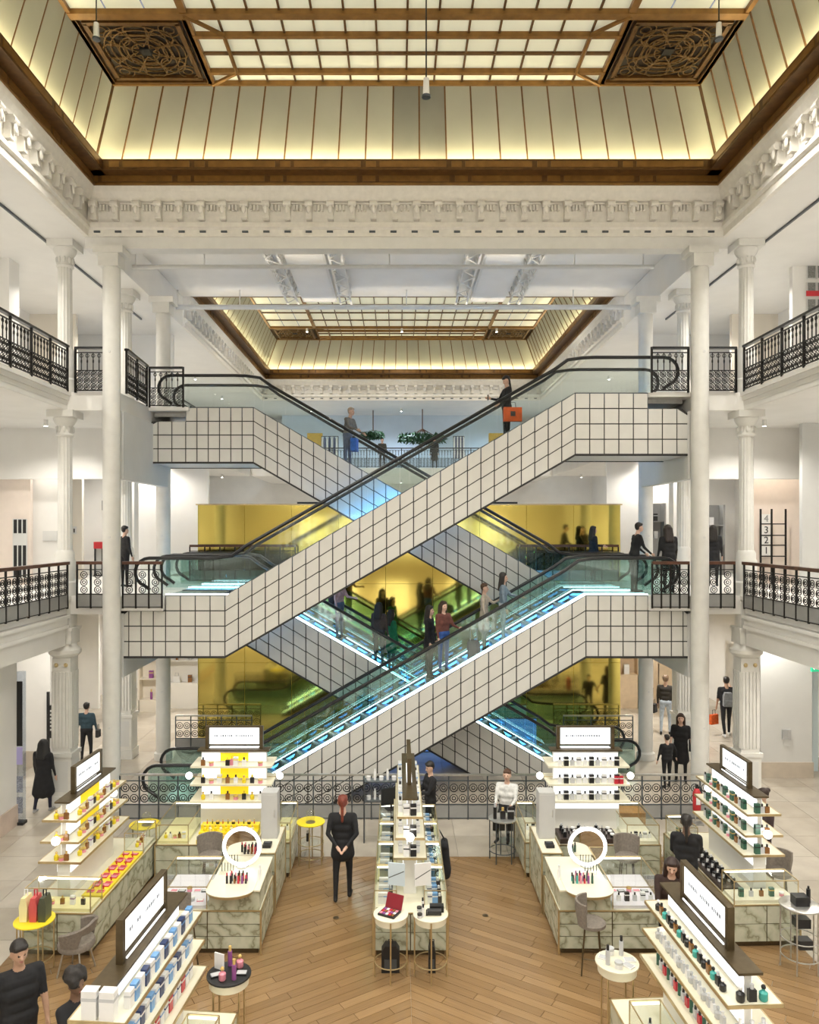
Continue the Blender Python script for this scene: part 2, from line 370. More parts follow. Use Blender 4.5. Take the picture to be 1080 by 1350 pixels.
# ================================================================== SKYLIGHTS
def skylight(y0, y1, label):
    t = thing('skylight', label, 'skylight', (0, 0, 0))
    w0, ins, zf0, zf1, zt = 7.0, 0.69, 14.09, 14.54, 15.97
    w1, ya, yb = w0 - ins, y0 + ins, y1 - ins
    # base frame: four boards with recessed panels
    def board(x0, x1, a, b, nx, ny):
        o = MB().box(x0, x1, a, b, zf0, zf1).build('frame_board', BRONZE, t)
        mb = MB(); hor = (x1-x0) > (b-a); L = (x1-x0) if hor else (b-a); n = max(1, int(L / 2.0))
        for i in range(n):
            for q0, q1 in ((0.03, 0.17), (0.21, 0.97)):
                e0, e1 = L*(i+q0)/n, L*(i+q1)/n
                if hor: mb.box(x0+e0, x0+e1, a-.012 if ny < 0 else b, a if ny < 0 else b+.012, zf0+.09, zf1-.1)
                else: mb.box(x0-.012 if nx < 0 else x1, x0 if nx < 0 else x1+.012, a+e0, a+e1, zf0+.09, zf1-.1)
        mb.build('frame_panel', BRONZE2, o)
        rim = MB()
        for zz in (zf0, zf1-.05):
            if hor: rim.box(x0, x1, a-.035 if ny < 0 else b, a if ny < 0 else b+.035, zz, zz+.05)
            else: rim.box(x0-.035 if nx < 0 else x1, x0 if nx < 0 else x1+.035, a, b, zz, zz+.05)
        rim.build('frame_moulding', BRONZE2, o)
    board(-w0-.25, w0+.25, y1, y1+.2, 0, -1); board(-w0-.25, w0+.25, y0-.2, y0, 0, 1)
    board(-w0-.25, -w0, y0, y1, 1, 0); board(w0, w0+.25, y0, y1, -1, 0)
    # warm light strips standing on the frame in front of the glass
    led = MB()
    led.box(-w0+.3, w0-.3, y1-.25, y1-.21, zf1-.1, zf1-.06); led.box(-w0+.21, -w0+.25, y0+.3, y1-.3, zf1-.1, zf1-.06); led.box(w0-.25, w0-.21, y0+.3, y1-.3, zf1-.1, zf1-.06)
    led.build('light_strip', WARMLED, t)
    lip = MB()
    lip.box(-w0+.28, w0-.28, y1-.30, y1-.28, zf0+.22, zf1); lip.box(-w0+.28, -w0+.30, y0, y1-.28, zf0+.22, zf1); lip.box(w0-.30, w0-.28, y0, y1-.28, zf0+.22, zf1)
    lip.box(-w0, w0, y1-.28, y1, zf0+.22, zf0+.24); lip.box(-w0, -w0+.28, y0, y1, zf0+.22, zf0+.24); lip.box(w0-.28, w0, y0, y1, zf0+.22, zf0+.24)
    lp = lip.build('light_trough', BRONZE, t)
    fp = MB()
    for i in range(7):
        for q0, q1 in ((.03, .15), (.19, .97)):
            e0, e1 = -6.6 + 13.2*(i+q0)/7, -6.6 + 13.2*(i+q1)/7; fp.box(e0, e1, y1-.312, y1-.30, zf0+.27, zf1-.05)
            e0, e1 = y0 + .3 + (y1-y0-.7)*(i+q0)/7, y0 + .3 + (y1-y0-.7)*(i+q1)/7
            for s_ in (-1, 1): fp.box(min(s_*(w0-.312), s_*(w0-.30)), max(s_*(w0-.312), s_*(w0-.30)), e0, e1, zf0+.27, zf1-.05)
    fp.build('trough_panel', BRONZE2, lp)
    # cove panes and mullions
    def cove(A0, A1, B0, B1, n, dark=()):
        A0, A1, B0, B1 = map(Vector, (A0, A1, B0, B1))
        mm = MB()
        nrm = (A1-A0).cross(B0-A0).normalized()
        for i in range(n):
            p = [A0.lerp(A1, i/n), A0.lerp(A1, (i+1)/n), B0.lerp(B1, (i+1)/n), B0.lerp(B1, i/n)]
            c = sum(p, Vector()) / 4
            q = [c + (x-c)*0.985 for x in p]
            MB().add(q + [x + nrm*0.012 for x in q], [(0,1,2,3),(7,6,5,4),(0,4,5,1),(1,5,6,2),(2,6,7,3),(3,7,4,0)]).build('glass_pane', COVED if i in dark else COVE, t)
        for i in range(n+1):
            MB().cyl(A0.lerp(A1, i/n), B0.lerp(B1, i/n), 0.05 if i in (0, n) else 0.024, n=6).build('mullion', BRONZE, t)
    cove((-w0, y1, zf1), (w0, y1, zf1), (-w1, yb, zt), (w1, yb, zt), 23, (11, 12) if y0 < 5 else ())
    ns = int((y1-y0) / 0.62)
    cove((-w0, y0, zf1), (-w0, y1, zf1), (-w1, ya, zt), (-w1, yb, zt), ns)
    cove((w0, y0, zf1), (w0, y1, zf1), (w1, ya, zt), (w1, yb, zt), ns)
    cove((-w0, y0, zf1), (w0, y0, zf1), (-w1, ya, zt), (w1, ya, zt), 23)
    # flat ceiling: backlit panes between bars, ornate corner coffers
    cs = 2.15
    xs = [-w1] + [-w1 + cs + (2*w1-2*cs) * k / 14 for k in range(15)] + [w1]
    ys = [yb, yb-.43, yb-1.0, yb-1.6, yb-2.2]
    while ys[-1] - 1.25 > ya + 2.2: ys.append(ys[-1] - 1.2)
    ys += [ya+2.2, ya+1.6, ya+1.0, ya+.43, ya]
    for i in range(len(ys)-1):
        b, a = ys[i], ys[i+1]
        end = b > yb - 2.19 or a < ya + 2.19
        for k in range(len(xs)-1):
            if k in (0, len(xs)-2) and end: continue
            cut = [(xs[k], xs[k+1])] if k not in (0, len(xs)-2) else [(xs[k] + cs*e/3, xs[k] + cs*(e+1)/3) for e in range(3)]
            for c0, c1 in cut: MB().box(c0+.02, c1-.02, a+.02, b-.02, zt+.05, zt+.065).build('glass_pane', SKYL, t)
    for i, yy in enumerate(ys):
        thick = 0.09 if abs(yy-(yb-2.2)) < .01 or abs(yy-(ya+2.2)) < .01 else 0.045 if i in (0, 1, 3) else 0.03
        wx = w1 if thick > .08 or i in (0, len(ys)-1) or (ya+2.1 < yy < yb-2.1) else w1-cs
        MB().box(-wx, wx, yy-thick, yy+thick, zt-.05 if thick > .04 else zt, zt+.05).build('ceiling_bar', BRONZE2 if thick > .04 else BRONZE, t)
    for k, xx in enumerate(xs):
        th = 0.07 if k in (0, 1, len(xs)-2, len(xs)-1) else 0.02
        MB().box(xx-th, xx+th, ya, yb, zt-.04 if th > .05 else zt+.01, zt+.05).build('ceiling_bar', BRONZE2 if th > .05 else BRONZE, t)
    for s in (-1, 1):
        for (p, q) in (((4.16, yb-2.2), (3.55, yb-1.65)), ((3.55, yb-1.65), (3.55, yb-.43)), ((3.55, yb-.43), (4.16, yb))):
            MB().cyl((s*p[0], p[1], zt-.03), (s*q[0], q[1], zt-.03), 0.045, n=6).build('diagonal_bar', BRONZE2, t)
    def coffer(cx, cy):
        h = cs/2
        o = MB().box(cx-h, cx+h, cy-h, cy+h, zt+.03, zt+.06).build('corner_coffer', DARKB, t)
        fr = MB()
        for e in (h-.04, h-.2):
            for q in (-1, 1): fr.box(cx-e-.04, cx+e+.04, cy+q*e-.045, cy+q*e+.045, zt-.04, zt+.03).box(cx+q*e-.045, cx+q*e+.045, cy-e, cy+e, zt-.04, zt+.03)
        fr.build('coffer_frame', BRONZE, o)
        orn = MB(); z = zt - .005
        for rr in (0.26, 0.42, 0.5, 0.66, 0.78): orn.torus((cx, cy, z), rr, 0.016, 'z', 28, 4)
        for k in range(8):
            a = k * math.pi / 4
            orn.torus((cx+.6*math.cos(a), cy+.6*math.sin(a), z), 0.24, 0.015, 'z', 16, 4)
            orn.cyl((cx+.15*math.cos(a), cy+.15*math.sin(a), z), (cx+.8*math.cos(a+.5), cy+.8*math.sin(a+.5), z), 0.014, n=4)
            orn.cyl((cx+.15*math.cos(a), cy+.15*math.sin(a), z), (cx+.8*math.cos(a-.5), cy+.8*math.sin(a-.5), z), 0.014, n=4)
        for qx in (-1, 1):
            for qy in (-1, 1):
                for rr in (0.1, 0.2): orn.torus((cx+qx*.66, cy+qy*.66, z), rr, 0.014, 'z', 14, 4)
        for e in (0.36, 0.52):
            pts = [(cx-e, cy-e, z), (cx+e, cy-e, z), (cx+e, cy+e, z), (cx-e, cy+e, z)]
            for i in range(4): orn.cyl(pts[i], pts[(i+1) % 4], 0.015, n=4)
        orn.build('coffer_tracery', GILT, o)
        MB().box(cx-.1, cx+.1, cy-.1, cy+.1, zt-.02, zt+.02).build('coffer_boss', BLACKM, o)
    for sx in (-1, 1):
        coffer(sx*(w1-cs/2), yb-1.1); coffer(sx*(w1-cs/2), ya+1.1)
    return t
skylight(0.5, 17.0, 'frosted glass skylight in bronze frame over the near hall, above the front cornice')
skylight(25.2, 39.0, 'smaller looking bronze framed skylight seen beyond the white steel bridge ceiling')

# ---- plaster cornices with scroll brackets below the skylights
def cornice(y0, y1, label):
    t = thing('cornice', label, 'cornice', (0, 0, 0))
    prof = [(0.0, 14.09), (0.03, 13.98), (0.10, 13.86), (0.12, 13.80), (0.22, 13.78), (0.24, 13.36), (0.16, 13.33), (0.14, 13.22), (0.2, 13.18), (0.2, 13.03), (0.3, 13.03), (0.3, 14.09)]
    def run(name, side):
        mb = MB(); n = len(prof)
        if side in 'bf':
            yy = y1 if side == 'b' else y0; s = 1 if side == 'b' else -1
            vs = [(q*(7.0+o), yy+s*o, z) for q in (-1, 1) for o, z in prof]
        else:
            s = -1 if side == 'l' else 1
            vs = [(s*(7.0+o), (y0-o) if e == 0 else (y1+o), z) for e in (0, 1) for o, z in prof]
        mb.add(vs, [(i, (i+1) % n, (i+1) % n + n, i+n) for i in range(n)] + [tuple(range(n)), tuple(range(2*n-1, n-1, -1))])
        return mb.build(name, PLASTER, t)
    for sd in ('bflr' if y0 < 5 else 'blr'): run('moulding', sd)
    # bracket: block, scroll, leaf drop (local: projecting towards -y)
    br = MB().box(-.075, .075, -.20, 0.02, .30, .42).box(-.06, .06, -.15, 0.02, .0, .30)
    br.cyl((-.085, -.17, .33), (.085, -.17, .33), .07, n=10).cyl((-.07, -.11, .04), (.07, -.11, .04), .045, n=8)
    br.ball((0, -.2, .20), .05, .03, .10, 8, 6)
    bm_ = br.mesh('bracket', PLASTER, 35)
    den = MB()
    for k in range(3): den.box(.12+k*.075, .165+k*.075, -.10, 0.02, .22, .34)
    den.box(.09, .37, -.07, 0.02, .36, .40)
    dm = den.mesh('dentil_block', PLASTER)
    n = 29
    for i in range(n+1):
        x = -7.05 + 14.1 * i / n
        put('bracket', bm_, t, (x, y1+.235, 13.38))
        if i < n: put('dentil_block', dm, t, (x, y1+.235, 13.38))
    ns = int((y1-max(y0, 5.5)) / .486)
    for s in (-1, 1):
        for i in range(1, ns+1):
            y = y1 - i * .486
            put('bracket', bm_, t, (s*7.235, y, 13.38), -s * math.pi/2)
            put('dentil_block', dm, t, (s*7.235, y, 13.38), -s * math.pi/2)
    lights = MB()
    for i in range(30): lights.box(-7.0+i*.48-.07, -7.0+i*.48+.07, y1+.17, y1+.2, 13.11, 13.15)
    lights.build('soffit_slot', DKSTEEL, t)
cornice(0.5, 17.0, 'white plaster cornice of scroll brackets running round the near skylight')
cornice(25.2, 39.0, 'white plaster cornice running round the far skylight beyond the bridge')

# ---- bridge steelwork under the ceiling between the skylights
SW = M('white_steel', (0.74, 0.73, 0.70), 0.4, var=0.03)
fb = MB().box(-7.3, 7.3, 17.25, 17.6, L3-.28, L3).box(-7.3, 7.3, 17.61, 17.7, L3, 14.0)
struct('trim_transverse_beam', fb, SW)
def truss(x, label):
    t = thing('lattice_girder', label, 'girder', (x, 0, 0), group='lattice girders under the bridge ceiling')
    zt_, zb = 14.0, 13.62
    for z in (zt_-.03, zb):
        MB().box(-.2, -.14, 17.75, 24.7, z, z+.03).box(.14, .2, 17.75, 24.7, z, z+.03).build('flange', SW, t)
    y = 17.8
    d = MB(); k = 0
    while y < 24.0:
        for sx in (-.19, .16):
            d.box(sx, sx+.03, y, y+.05, zb, zt_)
            d.add([(sx,y,zb+.03),(sx+.03,y,zb+.03),(sx+.03,y+.06,zb+.03),(sx,y+.06,zb+.03),(sx,y+.44,zt_-.03),(sx+.03,y+.44,zt_-.03),(sx+.03,y+.5,zt_-.03),(sx,y+.5,zt_-.03)],
                  [(0,3,2,1),(4,5,6,7),(0,1,5,4),(1,2,6,5),(2,3,7,6),(3,0,4,7)])
        a, b = (-.18, .14) if k % 2 else (.14, -.18)
        d.add([(a,y,zb-.02),(a+.04,y,zb-.02),(b+.04,y+.44,zb-.02),(b,y+.44,zb-.02),(a,y,zb),(a+.04,y,zb),(b+.04,y+.44,zb),(b,y+.44,zb)],
                  [(0,3,2,1),(4,5,6,7),(0,1,5,4),(1,2,6,5),(2,3,7,6),(3,0,4,7)])
        y += .5; k += 1
    d.build('lattice_web', SW, t)
    return t
for x in (-3.55, -1.85, 1.85, 3.55):
    truss(x, 'white riveted lattice girder under the bridge ceiling between the two skylights')
for x0, x1 in ((-3.25, -2.15), (2.15, 3.25)):
    tag(MB().box(x0, x1, 17.75, 24.6, 13.75, 14.0).box(x0+.06, x1-.06, 17.81, 24.5, 13.73, 13.76).build('duct_casing', WHITE),
        'plain white duct casing between a pair of lattice girders under the bridge', 'duct', 'duct casings between the girders')
for px0, px1, py, D, r, lb in ((165, 862, 352, 20.2, .06, 'front white tie tube spanning the bridge ceiling below the girders'), (222, 850, 405, 24.2, .08, 'rear white tie tube spanning the bridge ceiling by the far skylight')):
    a, b = P(px0, py, D), P(px1, py, D); a.z = b.z
    tg = thing('tie_tube', lb, 'tube', (0, 0, 0))
    MB().cyl(a, b, r, n=10).build('tube', SW, tg, 40)
    MB().box(a.x+.6, b.x-.6, a.y+r+.004, a.y+r+.03, a.z-.01, a.z+.02).build('added_fill_batten', E('added_fill_glow', (1.0, .91, .78), 10.0), tg)  # hidden glowing strip added to brighten the bridge ceiling
    for k in (0.02, .15, .5, .85, .98):
        q = a.lerp(b, k); MB().cyl(q, (q.x, q.y, 14.02), .02, n=6).build('hanger', SW, tg)

# ================================================================== COLUMNS
PC = 6.71
def plain_column(x, y, ztop, label, r=.195):
    t = thing('steel_column', label, 'column', (x, y, 0))
    MB().lathe([(r, 0), (r, ztop-.45)], n=20).build('shaft', COLW, t, 40)
    MB().lathe([(r+.05, .0), (r+.05, .18), (r, .22)], n=20).build('base_ring', COLW, t, 40)
    MB().box(-r-.14, r+.14, -r-.05, r+.05, ztop-.16, ztop).box(-r-.03, r+.03, -r-.03, r+.03, ztop-.45, ztop-.16).build('bracket_head', COLW, t)
    for z in (1.9, 6.2, 10.4): MB().cyl((0.02, -r-.01, z), (0.02, -r+.02, z), .03, n=8).build('bolt_cap', GREYW, t)
plain_column(-PC, 17.3, 12.78, 'tall plain white column in front of the lower left escalator landing, beside the yellow shelf kiosk')
plain_column(PC, 17.3, 12.78, 'tall plain white column in front of the orange bag escalator landing, beside the fire extinguisher')
plain_column(-PC, 21.1, 12.8, 'plain pale grey column behind the escalators beside the white perfume shop')
plain_column(PC, 21.1, 12.8, 'plain pale grey column behind the escalators beside the beige homeware shop')
def ornate(x, y, s, where):
    # ground floor: square fluted pilaster
    t = thing('fluted_pilaster', 'square fluted white pilaster with gilt rosettes on the ground floor ' + where, 'pilaster', (x, y, 0))
    MB().box(-.27, .27, -.27, .27, 0, .25).box(-.24, .24, -.24, .24, .25, 1.15).box(-.27, .27, -.27, .27, 1.15, 1.24).build('pedestal', COLW, t)
    MB().box(-.17, .17, -.245, -.235, .35, 1.05, 0).box(-.245, -.235, -.17, .17, .35, 1.05).box(.235, .245, -.17, .17, .35, 1.05).build('pedestal_panel', GREYW, t)
    sh = MB().box(-.21, .21, -.21, .21, 1.24, 3.42)
    for k in range(5):
        c = -.16 + k * .08
        sh.box(c-.024, c+.024, -.235, -.2, 1.34, 3.1).box(-.235, -.2, c-.024, c+.024, 1.34, 3.1).box(.2, .235, c-.024, c+.024, 1.34, 3.1)
    sh.build('shaft', COLW, t)
    ro = MB()
    for k in (-.11, .11): ro.ball((k, -.22, 3.26), .05, .03, .05, 8, 6)
    ro.build('rosette', BRASS, t, 40)
    MB().lathe([(.25, 3.42), (.3, 3.46), (.36, 3.52), (.36, 3.6), (.28, 3.66), (.25, 3.74)], n=20).build('capital', COLW, t, 40)
    MB().box(-.24, .24, -.24, .24, 3.74, 4.1).box(-.27, .27, -.27, .27, 4.06, 4.12).build('impost_block', COLW, t)
    # consoles under the gallery railing
    c = thing('scroll_console', 'glossy white scroll console under the first gallery ' + where, 'console', (x, y, 4.12))
    MB().box(-.2, .2, -.2, .15, 0.005, .62).build('block', COLW, c)
    MB().tube([(0, -.2, .1), (0, -.34, .18), (0, -.36, .32), (0, -.28, .45), (0, -.18, .42), (0, -.2, .32)], .075, 8).ball((0, -.26, .1), .085, .085, .085, 10, 6).ball((0, -.3, .56), .1, .08, .07, 10, 6).build('scroll', M('glossy_stucco', (0.72, 0.69, 0.6), 0.18, var=0.15, scale=12), c, 50)
    for z0, z1, lv in ((L1, L2-.42, 'first'), (L2, L3, 'second')):
        t = thing('fluted_column', 'slender fluted white column with moulded capital on the %s gallery %s' % (lv, where), 'column', (x, y, z0))
        H = z1 - z0
        MB().lathe([(.27, 0), (.27, .3), (.22, .34), (.24, .8), (.21, .84), (.21, .98), (.17, 1.05)], n=20).build('pedestal', COLW, t, 40)
        MB().lathe([(.165, 1.05), (.155, H-.6)], n=28, flute=.06).build('shaft', COLW, t)
        cap = MB().lathe([(.17, H-.6), (.2, H-.56), (.17, H-.52), (.17, H-.34), (.22, H-.28), (.26, H-.2), (.26, H-.16)], n=20).box(-.3, .3, -.3, .3, H-.16, H)
        for k in range(10):
            a = k * math.pi / 5; cap.ball((.185*math.cos(a), .185*math.sin(a), H-.43), .035, .035, .075, 6, 5)
        cap.build('capital', COLW, t, 45)
for s, nm in ((-1, 'left'), (1, 'right')):
    near = {-1: 'by the striped poster', 1: 'by the numbered ladder'}[s]
    far = {-1: 'towards the perfume shop', 1: 'towards the homeware shop'}[s]
    ornate(s*7.93, 17.66, s, near)
    ornate(s*7.82, 21.3, s, far)
# ================================================================== RAILINGS
def scroll_mesh(w, h, seed, dense=False):
    """iron scrollwork filling a w x h bay (local x along, z up)"""
    mb = MB(); r = 0.011
    nx = max(1, round(w / (0.16 if dense else 0.2))); nz = max(1, round(h / (0.16 if dense else 0.2)))
    cx, cz = w / nx, h / nz
    for i in range(nx):
        for j in range(nz):
            c = ((i+.5)*cx, 0, (j+.5)*cz)
            mb.torus(c, min(cx, cz)*.44, r, 'y', 10, 4)
            mb.torus((c[0], 0, c[2]), min(cx, cz)*.2, r, 'y', 8, 4)
            if dense: mb.cyl((i*cx, 0, j*cz), ((i+1)*cx, 0, (j+1)*cz), r*.8, n=4)
    return mb.mesh('scroll_panel', IRON)
def railing(p0, p1, z0, style, label, group=None, bays=None):
    p0, p1 = Vector((*p0, 0)), Vector((*p1, 0)); L = (p1-p0).length
    ang = math.atan2(p1.y-p0.y, p1.x-p0.x)
    t = thing('iron_railing' if style != 'ground' else 'steel_railing', label, 'railing', (p0.x, p0.y, z0), ang, group)
    if style == 'second':
        H = 1.05; n = bays or max(1, round(L / .9)); bw = L / n
        MB().box(0, L, -.05, .05, H-.05, H).build('handrail', RUBBER, t)
        for z, d in ((H-.14, .02), (.50, .018), (.04, .025)): MB().box(0, L, -.015, .015, z, z+d).build('rail_bar', IRON, t)
        sm = scroll_mesh(bw-.04, .44, 1, True); pm = MB().box(-.022, .022, -.022, .022, 0, H).mesh('post', IRON)
        bal = MB().box(-.009, .009, -.009, .009, .5, H-.12).torus((0, 0, H-.2), .04, .009, 'y', 8, 4).ball((0, 0, .72), .02, .02, .06, 6, 5).mesh('baluster', IRON)
        for i in range(n+1): put('post', pm, t, (i*bw, 0, 0))
        nb = max(2, round(bw / .14))
        for i in range(n):
            put('scroll_panel', sm, t, (i*bw+.02, 0, .06))
            for k in range(1, nb): put('baluster', bal, t, (i*bw + k*bw/nb, 0, 0))
    elif style == 'first':
        H = 1.08; n = bays or max(1, round(L / .46)); bw = L / n
        MB().box(0, L, -.06, .06, H-.07, H).build('handrail', HANDW, t)
        for z in (H-.2, .32, .02): MB().box(0, L, -.014, .014, z, z+.02).build('rail_bar', IRON, t)
        sm = scroll_mesh(bw-.03, .52, 2); pm = MB().box(-.018, .018, -.018, .018, 0, H-.05).mesh('post', IRON)
        im = MB().box(.02, bw-.02, -.006, .006, .03, .32).mesh('infill_panel', INFILL)
        for i in range(n+1): put('post', pm, t, (i*bw, 0, 0))
        for i in range(n):
            put('scroll_panel', sm, t, (i*bw+.015, 0, .34)); put('infill_panel', im, t, (i*bw, 0, 0))
    else:
        H = 1.0; n = bays or max(1, round(L / .42)); bw = L / n
        MB().box(0, L, -.035, .035, H-.035, H).build('handrail', STEEL, t)
        for z in (H-.16, .32, .02): MB().box(0, L, -.012, .012, z, z+.02).build('rail_bar', DKSTEEL, t)
        sm = scroll_mesh(bw-.03, .46, 3); pm = MB().box(-.014, .014, -.014, .014, 0, H-.03).mesh('post', DKSTEEL)
        im = MB().box(.02, bw-.02, -.006, .006, .04, .32).mesh('infill_panel', INFILL)
        for i in range(n+1): put('post', pm, t, (i*bw, 0, 0))
        for i in range(n):
            put('scroll_panel', sm, t, (i*bw+.015, 0, .35)); put('infill_panel', im, t, (i*bw, 0, 0))
    return t
for s in (-1, 1):
    bay = {-1: 'by the striped poster', 1: 'by the numbered ladder'}[s]
    top = {-1: 'by the empty beige recess', 1: 'by the framed squares wall'}[s]
    railing((s*7.72, 10.5), (s*7.72, 17.3), L2-.02, 'second', 'long black wrought iron railing along the second gallery ' + top)
    railing((s*7.6, 17.45), (s*6.92, 17.45), L2-.02, 'second', 'short black iron railing between two columns on the second gallery ' + top)
    railing((s*7.72, 10.5), (s*7.72, 17.3), L1-.28, 'first', 'long iron scroll railing with wooden handrail along the first gallery ' + bay)
    railing((s*7.55, 17.42), (s*6.92, 17.42), L1-.28, 'first', 'short iron scroll railing between two columns on the first gallery ' + bay, bays=2)
    # far side galleries beyond the escalators
    railing((s*7.2, 24.8), (s*7.2, 39.2), L2, 'second', 'receding iron railing of the far hall on the second gallery ' + top)
railing((6.5, 17.45), (5.66, 17.45), L2-.02, 'second', 'black iron railing on the upper landing beside the orange bag escalator', bays=1)
railing((-6.48, 17.6), (-6.60, 19.4), L2-.02, 'second', 'receding black iron railing beside the plain column on the second gallery landing', bays=2)
railing((-6.6, 19.6), (-5.73, 19.6), L2-.02, 'second', 'black iron railing on the landing of the rear upper escalator', bays=1)
railing((-6.5, 17.42), (-5.6, 17.42), L1-.28, 'first', 'iron scroll railing with grey infill on the landing of the front upward escalator', bays=3)
railing((6.5, 17.42), (5.66, 17.42), L1-.28, 'first', 'iron scroll railing with grey infill on the landing where two people lean', bays=4)
railing((-6.3, 22.3), (-3.2, 22.3), L1, 'first', 'wooden topped railing behind the escalators in front of the gold mirror, striped poster end')
railing((3.4, 22.3), (6.3, 22.3), L1, 'first', 'wooden topped railing behind the escalators in front of the gold mirror, numbered ladder end')
railing((-6.3, 16.7), (6.9, 16.7), 0, 'ground', 'long steel and scroll railing in front of the escalator well on the ground floor')
railing((-6.6, 21.9), (-4.4, 21.9), 0.02, 'ground', 'short steel railing at the foot of the rear escalators by the perfume shop')
railing((4.6, 21.9), (6.6, 21.9), 0.02, 'ground', 'short steel railing at the foot of the rear escalators by the homeware shop')
railing((-7.2, 39.35), (7.2, 39.35), L2, 'second', 'distant iron railing at the far end of the second gallery under the tree')
# landing platforms
for s, z, y0, y1, nm in ((-1, L1, 17.45, 22.3, 'first_left'), (1, L1, 17.45, 22.3, 'first_right'), (1, L2, 17.5, 19.5, 'second_right'), (-1, L2, 19.6, 21.5, 'second_left')):
    x0, x1 = (-6.62, -5.6) if s < 0 else (5.63, 6.62)
    struct('landing_floor_' + nm, MB().box(x0, x1, y0, y1, z-.34 if z < 6 else z-.1, z), WHITE)
    

for s in (-1, 1): struct('walkway_floor_' + ('left' if s < 0 else 'right'), MB().box(min(s*4.6, s*5.58), max(s*4.6, s*5.58), 21.42, 22.4, L1-.2, L1), WHITE)
